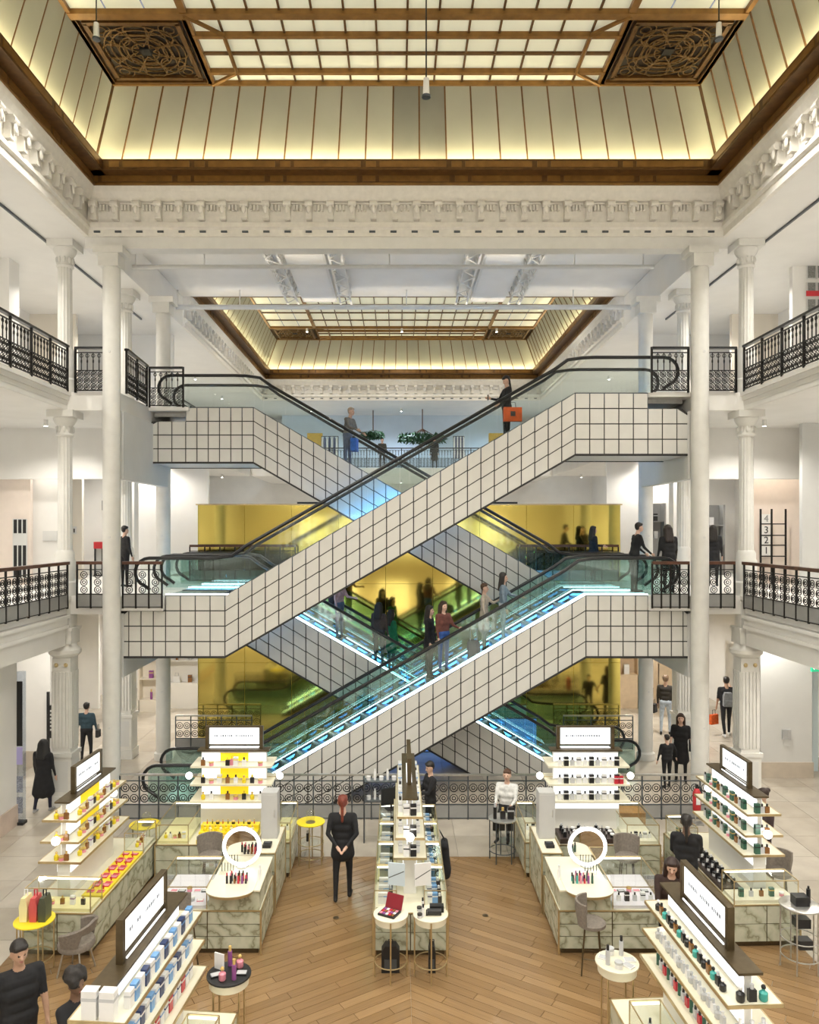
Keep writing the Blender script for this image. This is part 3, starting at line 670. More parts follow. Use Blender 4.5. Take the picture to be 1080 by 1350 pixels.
# ================================================================== ESCALATORS
def escalator(label, sgn, yf, zl, zh, xl, xh, nl, nh, el, eh, low_floor=False, upper=False):
    """front cladding plane at yf; knees xl (low) and xh (high); landing notches nl/nh; cladding ends el/eh; sgn mirrors x"""
    t = thing('escalator', label, 'escalator', (0, 0, 0))
    yb = yf + 1.62; S = lambda x: sgn * x; dep = 1.43
    def zt(x): return zl if x <= xl else zh if x >= xh else zl + (x-xl) * (zh-zl) / (xh-xl)
    def zbm(x): return zt(x) - dep
    xs = []
    def seg(a, b, n):
        for i in range(n): xs.append((a + (b-a)*i/n, a + (b-a)*(i+1)/n))
    if not low_floor: seg(el, nl, max(2, round((nl-el)/.31)))
    seg(nl, xl, max(2, round((xl-nl)/.31))); seg(xl, xh, 26); seg(xh, nh, max(2, round((nh-xh)/.31))); seg(nh, eh, max(2, round((eh-nh)/.31)))
    g = .013
    # truss body: dark core behind the panels, underside plates
    lo, hi = (el if not low_floor else nl), eh
    body = [(lo, zt(lo)-.36), (nl, zt(nl)-.36), (nl, zt(nl)-.22), (xl, zl-.22), (xh, zh-.22), (nh, zh-.22), (nh, zh-.36), (hi-.2, zh-.36), (hi, zh-.55), (hi, zh-dep), (xh, zh-dep), (xl, zl-dep), (lo, zl-dep)]
    if low_floor:
        xz = xl + dep * (xh-xl) / (zh-zl)
        body = [(xl, -.21), (xh, zh-.22), (nh, zh-.22), (nh, zh-.36), (hi-.2, zh-.36), (hi, zh-.55), (hi, zh-dep), (xh, zh-dep), (xz, 0.005), (xl+.4, 0.005)]
        body[0] = (xl+.4, zt(xl+.4)-.22)
    MB().prism([(S(x), z) for x, z in body], yf+.02, yb-.02).build('truss', TILEF, t)
    und = MB()
    upts = [(hi, zh-dep), (xh, zh-dep), (xl, zl-dep), (lo, zl-dep)] if not low_floor else [(hi, zh-dep), (xh, zh-dep), (xz, 0.01)]
    for (a, za), (b, zb_) in zip(upts, upts[1:]):
        und.prism([(S(a), za-.012), (S(b), zb_-.012), (S(b), zb_-.002), (S(a), za-.002)], yf+.05, yb-.05)
    und.build('underside_plate', GREYW, t)
    edge = MB()
    for (a, za), (b, zb_) in zip(upts, upts[1:]):
        for yy in (yf-.012, yb-.02): edge.prism([(S(a), za-.03), (S(b), zb_-.03), (S(b), zb_+.02), (S(a), za+.02)], yy, yy+.032)
    edge.build('edge_strip', TILEF, t)
    # cladding panels
    def panels(y0, y1):
        for (a, b) in xs:
            for r in range(4):
                q = []
                land = a >= nh - 1e-4 or (b <= nl + 1e-4 and not low_floor)
                for x, f in ((a, r/4), (b, r/4), (b, (r+1)/4), (a, (r+1)/4)):
                    q.append([x, zbm(x) + dep*f])
                q[0][0] += g; q[1][0] -= g; q[2][0] -= g; q[3][0] += g
                q[0][1] += g; q[1][1] += g; q[2][1] -= g; q[3][1] -= g
                if land:
                    cap = (zh if a >= nh-1e-4 else zl) - .35
                    if q[0][1] > cap - .05: continue
                    q[2][1] = min(q[2][1], cap); q[3][1] = min(q[3][1], cap)
                    if r == 2 or q[2][1] == cap:
                        if a < el + .02 and not low_floor: q[3][1] = max(q[0][1]+.02, q[3][1] - .2)
                        if b > eh - .02: q[2][1] = max(q[1][1]+.02, q[2][1] - .2)
                if low_floor:
                    q = [tuple(p) for p in q]; q = clip(q, lambda p: p[1] - .02)
                    if len(q) < 3: continue
                MB().prism([(S(x), z) for x, z in q], y0, y1).build('cladding_panel', TILEP, t)
    panels(yf, yf+.025)
    back = [(x, z) for x, z in body]
    MB().prism([(S(x), z) for x, z in back], yb-.02, yb).build('rear_cladding', TILEP, t)
    # decks, skirts and light strips along both sides
    a0, a1 = (nl, nh) if not low_floor else (xl+.05, nh)
    line = [x for x in (a0, xl, xh, a1) if x >= a0 - 1e-6]
    line = sorted(set(line + [xl + .35, xh - .35]))
    def zs(x):      # softened knees
        if low_floor and x < xl + .3: return max(.02, zt(x))
        return zt(x)
    for y0, y1, nm in ((yf+.005, yf+.26, 'near'), (yb-.26, yb-.005, 'far')):
        mb = MB()
        for a, b in zip(line, line[1:]):
            mb.prism([(S(a), zs(a)-.24), (S(b), zs(b)-.24), (S(b), zs(b)+.012), (S(a), zs(a)+.012)], y0, y1)
        mb.build('deck', DKSTEEL, t)
        ins = y1 - .005 if nm == 'near' else y0 - .015
        if upper:
            if nm == 'far':
                mb = MB()
                for a, b in zip(line, line[1:]):
                    mb.prism([(S(a), zs(a)-.10), (S(b), zs(b)-.10), (S(b), zs(b)-.02), (S(a), zs(a)-.02)], y1+.006, y1+.02)
                mb.build('light_strip', LEDB2, t)
            else:
                mb = MB(); mb.prism([(S(nl), zl+.012), (S(xl+.1), zl+.012), (S(xl+.1), zl+.04), (S(nl), zl+.04)], y0, y0+.03)
                mb.build('light_strip', LEDW, t)
                mb = MB(); mb.prism([(S(nl), zl-.12), (S(xl+.2), zl-.12), (S(xl+.2), zl-.02), (S(nl), zl-.02)], y1-.005, y1+.015)
                mb.build('light_strip', LEDB, t)
            continue
        for off, mt, th in ((.03, LEDW, .026), (-.07, LEDB, .055)):
            mb = MB()
            for a, b in zip(line, line[1:]):
                mb.prism([(S(a), zs(a)+off-th), (S(b), zs(b)+off-th), (S(b), zs(b)+off), (S(a), zs(a)+off)], ins, ins+.02)
            mb.build('light_strip', mt, t)
        if nm == 'near':
            mb = MB()
            for a, b in zip(line, line[1:]):
                mb.prism([(S(a), zs(a)+.012), (S(b), zs(b)+.012), (S(b), zs(b)+.035), (S(a), zs(a)+.035)], y0, y0+.03)
            mb.build('light_strip', LEDW if (low_floor or True) else LEDB, t)
    # steps
    n = int((xh-xl+.6) / .4)
    st = MB().box(-.2, .2, yf+.27, yb-.27, -.21, 0).mesh('step', DKSTEEL)
    for i in range(n):
        x = xl - .1 + i*.4 + .2
        put('step', st, t, (S(x), 0, max(zt(x)-.11 + (.0), .0 if low_floor else -9)))
    MB().box(min(S(xh+.2), S(nh+.9)), max(S(xh+.2), S(nh+.9)), yf+.27, yb-.27, zh-.2, zh-.005).build('landing_plate', STEEL, t)
    if not low_floor: MB().box(min(S(nl-.9), S(xl-.2)), max(S(nl-.9), S(xl-.2)), yf+.27, yb-.27, zl-.2, zl-.005).build('landing_plate', STEEL, t)
    else: MB().box(min(S(nl-.3), S(xl)), max(S(nl-.3), S(xl)), yf+.27, yb-.27, .001, .012).build('landing_plate', STEEL, t)
    # glass and handrails
    ga, gb = nl - .75, nh + .75
    for yy in (yf+.13, yb-.13):
        m = 10; brk = [ga + .12] + [xl + (xh-xl)*i/m for i in range(m+1)] + [gb - .12]
        for a, b in zip(brk, brk[1:]):
            MB().prism([(S(a+.006), zt(a)+.012), (S(b-.006), zt(b)+.012), (S(b-.006), zt(b)+.82), (S(a+.006), zt(a)+.82)], yy-.006, yy+.006).build('glass_panel', ESCU if upper else ESCG, t)
        hz = .86; path = []
        def arc(cx, cz, r, t0, t1, k=8): return [(cx + r*math.cos(R(t0+(t1-t0)*i/k)), cz + r*math.sin(R(t0+(t1-t0)*i/k))) for i in range(k+1)]
        path += [(ga+.35, zl+.12)] + arc(ga+.33, zl+hz-.33, .33, 250, 90)
        path += [(xl-.5, zl+hz), (xl-.2, zl+hz+.01), (xl+.15, zl+hz+.06), (xl+.45, zt(xl+.45)+hz+.02)]
        path += [(xh-.45, zt(xh-.45)+hz-.02), (xh-.15, zh+hz-.06), (xh+.2, zh+hz-.01), (xh+.5, zh+hz)]
        path += arc(gb-.33, zh+hz-.33, .33, 90, -70) + [(gb-.35, zh+.12)]
        MB().tube([(S(x), yy, z) for x, z in path], .042, 6).build('handrail', RUBBER, t, 60)
    return t
YF, YB2 = 17.62, 19.72
escalator('front upper grey panelled escalator carrying the person with the orange bag', 1, YF, L1, L2, -4.2, 3.94, -5.58, 5.63, -6.72, 6.64, upper=True)
escalator('front lower grey panelled escalator rising from the beauty floor with blue light strips', 1, YF, 0.0, L1, -4.21, 4.19, -5.4, 5.63, -6.72, 6.72, low_floor=True)
escalator('rear upper grey panelled escalator carrying the person with the blue bag', -1, YB2, L1, L2, -4.2, 3.94, -5.58, 5.7, -6.72, 6.78, upper=True)
escalator('rear lower grey panelled escalator carrying the person in the green coat', -1, YB2, 0.0, L1, -4.21, 4.19, -5.4, 5.63, -6.72, 6.72, low_floor=True)

# ================================================================== GOLD MIRROR WALL behind the escalators
gm = thing('gold_mirror_wall', 'gold tinted mirror wall standing behind the crossing escalators', 'mirror wall', (0, 22.6, 0))
MB().box(-6.15, 6.45, .03, .4, 0, 7.1).build('core', M('mustard_panel', (0.60, 0.43, 0.05), 0.4, var=0.05), gm)
for i in range(9):
    for z0, z1 in ((.02, 2.4), (2.41, 4.75), (4.76, 7.1)):
        MB().box(-6.15+i*1.4+.006, -6.15+(i+1)*1.4-.006, 0, .03, z0, z1).build('mirror_panel', GOLDM, gm)
MB().box(-6.2, 6.5, -.03, .42, 7.1, 7.14).build('cap_strip', BRASS, gm)
MB().box(-3.2, 3.4, .1, .2, 7.14, 7.2).build('top_bar', BLACKM, gm)
# ================================================================== SIDE ROOMS, SHOPS, LAMPS
def wall(name, px0, px1, D, z0, z1, mat, th=.15):
    return struct(name, MB().box(WX(px0, D), WX(px1, D), D, D+th, z0, z1), mat)
# second gallery, left and right bays
wall('wall_second_left_recess', -20, 100, 23.5, L2, L3, CREAM)
wall('wall_second_left_white', 100, 228, 26, L2, L3, WHITE)
wall('wall_second_left_pier', -20, 12, 18.6, L2, L3, WHITE, .5)
wall('wall_second_right_recess', 965, 1045, 23.5, L2, L3, CREAM)
wall('wall_second_right_panel', 1045, 1100, 19.2, L2, L3, WHITE)
wall('wall_second_right_white', 845, 965, 26, L2, L3, WHITE)
# first gallery bays
wall('wall_first_left_poster', -30, 40, 21.0, L1, L2-.42, PINKISH)
wall('wall_first_left_lit', 40, 92, 21.4, L1, L2-.42, WHITE)
wall('wall_first_left_header', -30, 150, 20.6, 7.75, L2-.42, WHITE)
wall('wall_first_left_switch', 92, 108, 23.2, L1, L2-.42, CREAM)
wall('wall_first_left_inner', 106, 140, 25.5, L1, L2-.42, WHITE)
wall('wall_first_left_pier', 157, 177, 24.2, L1, L2-.42, WHITE, .4)
wall('wall_first_left_rear', 175, 275, 28.0, L1, L2-.42, WHITE)
wall('wall_first_right_niche', 985, 1060, 21.5, L1, L2-.42, PINKISH)
wall('wall_first_right_grey', 1058, 1110, 19.6, L1, L2-.42, GREYW)
wall('wall_first_right_header', 930, 1060, 20.6, 7.75, L2-.42, WHITE)
wall('wall_first_right_inner', 925, 986, 26.5, L1, L2-.42, WHITE)
wall('wall_first_right_pier', 888, 906, 24.2, L1, L2-.42, WHITE, .4)
wall('wall_first_right_rear', 800, 930, 28.0, L1, L2-.42, WHITE)
# ground floor
struct('wall_ground_left_end', MB().box(-8.75, -8.42, 9.0, 16.4, 0, L1-.42), WHITE)
struct('baseboard_left', MB().box(-8.42, -8.39, 9.0, 16.4, 0, .45), M('pink_stone', (0.62, 0.50, 0.42), 0.3, var=0.1, scale=3))
wall('wall_ground_left_back', -10, 66, 20.4, 0, L1-.42, WHITE)
struct('baseboard_back_left', MB().box(WX(-10, 20.4), WX(66, 20.4), 20.37, 20.4, 0, .42), M('beige_stone', (0.56, 0.49, 0.40), 0.3, var=0.1, scale=3))
wall('wall_ground_left_rear', 95, 130, 27, 0, L1-.42, WHITE)
wall('wall_ground_right_block', 1003, 1071, 19.5, 0, L1-.42, GREYW, 1.5)
struct('baseboard_right', MB().box(WX(1000, 19.5), WX(1072, 19.5), 19.46, 19.5, 0, .40), MATS['beige_stone'])
wall('wall_ground_right_rear', 905, 1000, 29, 0, L1-.42, WHITE)
wall('wall_ground_shop_back', 130, 300, 30.5, 0, L1-.42, WHITE)
wall('wall_ground_shop_back_right', 780, 905, 30.5, 0, L1-.42, CREAM)

# fixtures on those walls -----------------------------------------------------
def poster():
    D = 20.98
    t = thing('striped_poster', 'tall white poster with black vertical stripes on the blush wall', 'poster', (WX(26.5, D), D, 0))
    w = WX(36, D) - WX(17, D); z1, z0 = WZ(684, D), WZ(762, D)
    MB().box(-w/2, w/2, -.015, 0, z0, z1).build('sheet', GREYW, t)
    for k in range(3):
        x = -w/2 + .03 + k * (w-.06)/3 * 1.12
        for a, b in ((WZ(703, D), z1-.02), (z0+.02, WZ(719, D))): MB().box(x, x+.09, -.02, -.015, a, b).build('stripe', BLACKM, t)
poster()
D = 21.38; tag(MB().box(WX(57, D), WX(76, D), D-.03, D, WZ(713, D), WZ(700, D)).box(WX(60, D), WX(70, D), D-.035, D-.03, WZ(711, D), WZ(702, D)).build('wall_notice', GREYW), 'small grey framed notice on the lit white wall', 'notice')
D = 23.18; tag(MB().box(WX(96, D), WX(101, D), D-.02, D, WZ(704, D), WZ(694, D), 0).box(WX(97.5, D), WX(99, D), D-.03, D-.02, WZ(702, D), WZ(697, D), 1).build('wall_switch', [GREYW, BLACKM]), 'little wall switch plate on the cream wall between the columns', 'switch')
REDM = M('red_lacquer', (0.55, 0.03, 0.04), 0.4, var=0.05)
def stand():
    D = 24.8; t = thing('promo_stand', 'tall promo stand with red top and black posts on the first gallery', 'stand', (WX(131, D), D, L1))
    MB().box(-.14, .14, -.12, .12, .9, 1.12).build('header', REDM, t)
    for x in (-.13, .11):
        MB().box(x, x+.025, -.1, .1, 0, .9).build('post', BLACKM, t)
    MB().box(-.1, .1, -.02, .02, .05, .9).build('panel', GREYW, t)
    MB().box(-.16, .16, -.14, .14, 0, .03).build('base', BLACKM, t)
    t2 = thing('hanging_screen', 'dark hanging screen above the red topped promo stand', 'screen', (WX(131, D), D+.6, 0))
    MB().box(-.15, .15, 0, .08, WZ(672, D), WZ(659, D)).build('panel', DKSTEEL, t2); MB().box(-.015, .015, .02, .05, WZ(659, D), L2-.42).build('rod', IRON, t2)
stand()
def ladder():
    D = 21.0; t = thing('number_rack', 'black ladder rack with white squares numbered one to four', 'rack', (0, D, L1))
    zf = L1
    for px in (1003, 1017.5, 1036): MB().box(WX(px, D)-.02, WX(px, D)+.02, -.02, .02, 0, WZ(671, D)-zf).build('upright', IRON, t)
    for py in (691.5, 706.5, 719.5, 734, 748):
        MB().box(WX(1002, D), WX(1037, D), -.015, .015, WZ(py, D)-zf, WZ(py, D)-zf+.03).build('rung', IRON, t)
    for n, py in (('4', 684), ('3', 699), ('2', 712.5), ('1', 726)):
        x, z = WX(1010.3, D), WZ(py, D)-zf
        sq = MB().box(x-.12, x+.12, 0.0, .012, z-.13, z+.13).build('number_card', WHITE, t)
        cu = bpy.data.curves.new('numeral', 'FONT'); cu.body = n; cu.size = .27; cu.align_x = 'CENTER'; cu.align_y = 'CENTER'; cu.extrude = .004
        tmp = bpy.data.objects.new('tmp', cu); COL.objects.link(tmp)
        bpy.context.view_layer.update()
        me = bpy.data.meshes.new_from_object(tmp.evaluated_get(bpy.context.evaluated_depsgraph_get())); bpy.data.objects.remove(tmp)
        me.materials.clear(); me.materials.append(BLACKM if n != '4' else INFILL)
        o = put('numeral', me, sq, (x, -.008, z)); o.rotation_euler = (R(90), 0, 0)
ladder()
def frames():
    D = 19.18
    for i in range(2):
        for j in range(3):
            px, py = 1064 + i*13, 350 + j*22
            t = thing('framed_square', 'small square picture in a grid on the white wall above the second gallery railing', 'picture', (WX(px+5.5, D), D, WZ(py+9, D)), 0, 'grid of square pictures')
            MB().box(-.11, .11, -.03, 0, -.17, .17).build('frame', GREYW, t); MB().box(-.095, .095, -.035, -.03, -.15, .15).build('picture', M('picture_grey', (.2, .2, .19), .4, var=.5, scale=30), t)
    tag(MB().box(WX(1062, D), WX(1090, D), D-.045, D-.036, WZ(391, D), WZ(384, D)).build('red_ribbon', REDM), 'red ribbon band across the grid of square pictures', 'ribbon')
frames()
D = 18.6
ex = thing('exit_sign', 'green emergency exit sign hanging under the gallery', 'sign', (WX(1076, D), D, WZ(881, D)))
MB().box(-.12, .14, -.03, .03, -.08, .08).build('box', E('exit_green', (0.02, 0.45, 0.22), .8), ex)
fig = MB().box(-.07, -.05, -.034, -.03, -.03, .05).box(-.09, -.03, -.034, -.03, -.005, .012).box(.0, .07, -.034, -.03, -.01, .01).box(.05, .08, -.034, -.03, -.03, .03)
fig.build('pictogram', E('exit_white', (1, 1, 1), .8), ex); MB().cyl((0, 0, .08), (0, 0, L1-.42-WZ(881, D)), .01, n=6).build('hanger', STEEL, ex)
gd = tag(MB().box(WX(1071.5, 20), WX(1079, 20), 20.0, 20.05, 0, 3.4).build('door_1', M('pale_door_glass', (.62, .74, .78), .15)), None, None, None, 'structure')
D = 19.45; tag(MB().box(WX(1032, D), WX(1043, D), D-.012, D+.05, WZ(975, D), WZ(962, D)).box(WX(1033, D), WX(1037, D), D-.016, D-.012, WZ(974, D), WZ(963, D)).box(WX(1038, D), WX(1042, D), D-.016, D-.012, WZ(974, D), WZ(963, D)).build('wall_vent', M('vent_grey', (.45, .45, .44), .5, var=.05)), 'square vent grille low on the grey white wall block', 'vent')
# dark ladder sign and glass display at the white wall end
D = 20.3
ls = thing('leaning_sign', 'narrow black upright sign with pale lettering leaning on the white wall', 'sign', (WX(68, D), D, 0))
for px in (63.5, 71): MB().box(WX(px, D)-WX(68, D)-.03, WX(px, D)-WX(68, D)+.03, -.03, .03, 0, WZ(912, D)).build('upright', BLACKM, ls)
MB().box(-.05, .05, -.02, .02, .8, WZ(930, D)).build('panel', BLACKM, ls)
for k in range(6): MB().box(-.03, .03, -.026, -.02, 1.0+k*.1, 1.05+k*.1).build('letter_mark', GREYW, ls)
D = 16.45
sd = thing('tower_display', 'slim glass tower display with black figure print at the white wall end', 'display', (WX(27, D), D, 0))
MB().box(-.1, .1, -.1, .1, 0, .06).build('base', BLACKM, sd); MB().box(-.08, .08, -.05, .08, .06, 3.3).build('panel', GLASS('frost', (.8, .84, .9), .15), sd)
MB().box(-.07, .07, -.06, -.052, 1.7, 3.1).build('figure_print', BLACKM, sd); MB().box(-.07, .07, -.06, -.052, 1.3, 1.68).build('violet_print', M('violet_print', (.42, .38, .68), .4), sd)
for z in (.25, .7): MB().box(-.075, .075, -.06, -.052, z, z+.35).build('product_print', M('blue_grey_print', (.25, .27, .33), .4, var=.5, scale=40), sd)

# ---- shop shelving behind the columns -----------------------------------------
PROD = {}
def prod(kind, mat, cap=None, s=1.0):
    key = (kind, mat.name, cap.name if cap else '', round(s, 2))
    if key in PROD: return PROD[key]
    mb = MB()
    if kind == 'bottle': mb.box(-.03, .03, -.016, .016, 0, .085).box(-.013, .013, -.013, .013, .085, .09).cyl((0, 0, .09), (0, 0, .125), .014, n=8, mi=1)
    elif kind == 'flacon': mb.lathe([(.024, 0), (.032, .01), (.032, .06), (.012, .075), (.012, .085)], n=10).ball((0, 0, .1), .018, n=8, m=6, mi=1)
    elif kind == 'tall': mb.cyl((0, 0, 0), (0, 0, .13), .02, n=10).cyl((0, 0, .13), (0, 0, .175), .013, n=8, mi=1)
    elif kind == 'box': mb.box(-.035, .035, -.025, .025, 0, .13).box(-.036, .036, -.026, .026, .085, .1, 1)
    elif kind == 'jar': mb.cyl((0, 0, 0), (0, 0, .04), .035, n=12).cyl((0, 0, .04), (0, 0, .06), .037, n=12, mi=1)
    elif kind == 'lipstick': mb.cyl((0, 0, 0), (0, 0, .05), .011, n=8).cyl((0, 0, .05), (0, 0, .085), .009, n=8, mi=1)
    elif kind == 'palette': mb.box(-.05, .05, -.035, .035, 0, .012).box(-.042, .042, -.028, .028, .012, .015, 1)
    elif kind == 'bag': mb.prism([(-.12, 0), (.12, 0), (.1, .2), (-.1, .2)], -.05, .05).tube([(-.06, 0, .2), (-.05, 0, .3), (.05, 0, .3), (.06, 0, .2)], .008, 6, 1)
    elif kind == 'card': mb.box(-.05, .05, -.006, .006, 0, .14).box(-.04, .04, -.008, -.006, .03, .11, 1)
    for i in range(len(mb.v)): mb.v[i] = tuple(c * s for c in mb.v[i])
    me = mb.mesh(kind, [mat, cap or mat], 40); PROD[key] = me
    return me
C_ = lambda n, c, r=.3: M('p_' + n, c, r, var=.04)
BLK, WHT, PNK, RED, NVY, BLU, GRN, AMB, SIL, TEAL, PUR, GLD = (C_('black', (.015, .015, .017)), C_('white', (.82, .82, .82)), C_('pink', (.75, .28, .36)), C_('red', (.55, .03, .05)), C_('navy', (.03, .05, .14)),
    C_('blue', (.16, .36, .68)), C_('green', (.035, .12, .08)), C_('amber', (.26, .115, .035), .15), C_('silver', (.55, .56, .58), .2), C_('teal', (.05, .40, .36)), C_('purple', (.28, .08, .28)), C_('gold', (.65, .45, .15), .25))
NAMES = {'bottle': 'perfume_bottle', 'flacon': 'round_flacon', 'tall': 'tall_bottle', 'box': 'carton', 'jar': 'cream_jar', 'lipstick': 'lipstick', 'palette': 'makeup_palette', 'bag': 'handbag', 'card': 'show_card'}
CATS = {'bottle': 'bottle', 'flacon': 'bottle', 'tall': 'bottle', 'box': 'box', 'jar': 'jar', 'lipstick': 'lipstick', 'palette': 'palette', 'bag': 'bag', 'card': 'card'}
def place(kind, mat, cap, x, y, z, rz, where, adj, s=1.0):
    o = put(NAMES[kind], prod(kind, mat, cap, s), None, (x, y, z + .001), rz)
    nm = NAMES[kind].replace('_', ' ')
    return tag(o, ('%s %s %s' % (adj, nm, where)).strip(), CATS[kind], ('%s %ss %s' % (adj, nm, where)).strip()[:90])
def shop_shelf(x0, x1, y, n, z1, label, where, cols, mat, base=.9, kinds=('tall', 'box', 'flacon', 'bag'), sc=2.0, zf=0):
    t = thing('shop_shelf', label, 'shelf unit', ((x0+x1)/2, y, 0)); w = (x1-x0)/2
    MB().box(-w, w, *((.38, .42) if y > 0 else (-.04, 0)), zf, z1).build('back_panel', mat if y > 0 else E('shelf_backlight', (1.0, .97, .9), 1.3), t)
    MB().box(-w, w, 0, .38, zf, base).build('plinth', mat, t)
    for s in (-1, 1): MB().box(s*w-.03, s*w+.03, 0, .42, zf, z1).build('side_panel', mat, t)
    for k in range(1, n+1):
        z = base + (z1-base) * k / (n+1) if n > 0 else z1
        MB().box(-w+.03, w-.03, .03, .38, z-.03, z).build('shelf', mat, t)
    for k in range(0, n+1):
        z = base + (z1-base) * k / (n+1)
        m = max(1, int((x1-x0) / .42))
        for i in range(m):
            c, cc, nm = random.choice(cols); kd = random.choice(kinds)
            place(kd, c, cc, x0 + .12 + (x1-x0-.24)*(i+.5)/m, y+.18, z, random.uniform(-.2, .2), where, nm, sc if kd != 'bag' else 1.1)
colsA = [(PNK, GLD, 'pink'), (WHT, SIL, 'white'), (AMB, BLK, 'amber'), (SIL, WHT, 'silver')]
shop_shelf(WX(218, 27), WX(262, 27), 27.0, 2, 3.3, 'white perfume shop shelf unit next to the gold mirror', 'in the white perfume shop', colsA, WHITE)
shop_shelf(WX(176, 26), WX(206, 26), 26.5, 3, 3.4, 'crowded colourful shelf unit between the columns of the perfume shop', 'on the crowded perfume shop shelf', colsA + [(PUR, GLD, 'purple'), (BLK, GLD, 'black')], CREAM, .4)
vs_ = thing('violet_screen', 'glowing violet screen above the crowded perfume shop shelves', 'screen', (WX(188, 25.8), 26.3, 3.55))
MB().box(-.4, .4, 0, .1, -.15, .35).build('panel', E('violet_glow', (.38, .38, 1.0), 1.0), vs_); MB().box(-.43, .43, .02, .12, -.19, .39).build('bezel', BLACKM, vs_); MB().cyl((0, .06, .39), (0, .06, L1-.42-3.55), .02, n=6).build('rod', IRON, vs_)
bt = [(AMB, BLK, 'amber'), (BLK, SIL, 'black'), (WHT, WHT, 'white'), (PUR, BLK, 'purple')]
BEIGE = M('beige_birch', (.66, .52, .36), .5, var=.06)
shop_shelf(WX(814, 27), WX(842, 27), 27.0, 2, 3.4, 'beige homeware shelf unit next to the gold mirror', 'on the beige homeware shelf', bt, BEIGE, 1.2, ('bag', 'box', 'jar'), 2.6)
shop_shelf(WX(868, 27), WX(890, 27), 27.0, 2, 3.4, 'dark topped homeware shelf behind the man in pale jeans', 'behind the man in pale jeans', bt, BEIGE, 1.6, ('bag', 'box', 'jar'), 2.6)
shop_shelf(WX(866, 26), WX(888, 26), 26.8, 1, 7.3, 'dark fashion shelving on the first gallery behind the leaning couple', 'on the first gallery fashion shelving', bt, INFILL, L1+1.2, ('bag', 'box'), 2.0, L1)
shop_shelf(WX(933, 25), WX(962, 25), 25.4, 1, 7.2, 'shelving on the first gallery between the plain and fluted columns', 'on the first gallery shelving between columns', bt + [(RED, RED, 'red')], INFILL, L1+1.0, ('bag', 'box'), 2.0, L1)

# ---- far end of the second gallery: blue lit shop and a tree -------------------
struct('wall_far_shop', MB().box(-7, 7, 44.5, 44.7, L2, L3), M('blue_lit_wall', (.62, .72, .82), .6, var=.05, scale=1))  # white wall with the shop's blue light put into its colour
for px0, px1 in ((405, 425), (645, 668)):
    D = 42; tag(MB().box(WX(px0, D), WX(px1, D), D, D+.3, L2, WZ(571, D)).box(WX(px0, D)-.05, WX(px1, D)+.05, D-.05, D+.35, L2, L2+.1).build('yellow_screen', M('amber_screen', (.72, .46, .08), .4, var=.1)), 'amber yellow screen panel in the far blue lit shop', 'screen', 'amber screens of the far shop')
def rack(px0, px1, k):
    D = 41.5; t = thing('garment_rack', 'distant rail of white and dark garments in the far shop ' + ('near the blue bag rider' if k == 0 else 'near the crossing handrails'), 'garment rack', (WX((px0+px1)/2, D), D, L2))
    w = (WX(px1, D)-WX(px0, D))/2
    MB().cyl((-w, 0, 1.9), (w, 0, 1.9), .02, n=6).build('rail', IRON, t)
    for s in (-1, 1): MB().cyl((s*w, 0, 0), (s*w, 0, 1.9), .02, n=6).build('post', IRON, t)
    n = 7
    for i in range(n):
        x = -w + 2*w*(i+.5)/n; MB().prism([(-.05+x, .7), (.05+x, .7), (.04+x, 1.8), (x, 1.88), (-.04+x, 1.8)], -.22, .22).build('garment', WHT if i % 2 == 0 else NVY, t)
rack(424, 446, 0); rack(598, 612, 1)
def tree(px, py, D, w, h, label):
    t = thing('hanging_foliage', label, 'foliage', P(px, py, D)); mb = MB(); rnd = random.Random(int(px))
    for i in range(420):
        a, r_ = rnd.uniform(0, 6.28), rnd.random()**.5
        c = Vector((w*r_*math.cos(a), .8*r_*math.sin(a), rnd.uniform(-1, 1)*h*(1-r_*.5)))
        d1 = Vector((rnd.gauss(0, 1), rnd.gauss(0, 1), rnd.gauss(0, 1))).normalized()*.16; d2 = d1.orthogonal().normalized()*.07
        mb.add([c-d1, c+d2, c+d1, c-d2], [(0, 1, 2, 3)])
    tag(mb.build('leaves', M('dark_leaf', (.02, .07, .02), .5, var=.4), t), kind='stuff')
    br = MB()
    for k in range(6): br.cyl((0, 0, h*1.5), (w*.8*math.cos(k), .5*math.sin(k), -.1), .03, .01, n=5)
    br.cyl((0, 0, h), (0, 0, L3-P(px, py, D).z), .03, n=6)
    br.build('branches', HANDW, t)
tree(557, 578, 42.2, 1.4, .35, 'larger clump of dark green leaves hanging over the far blue lit shop')
tree(492, 574, 42.6, .65, .2, 'smaller clump of dark green leaves hanging beside the rider with the blue bag')

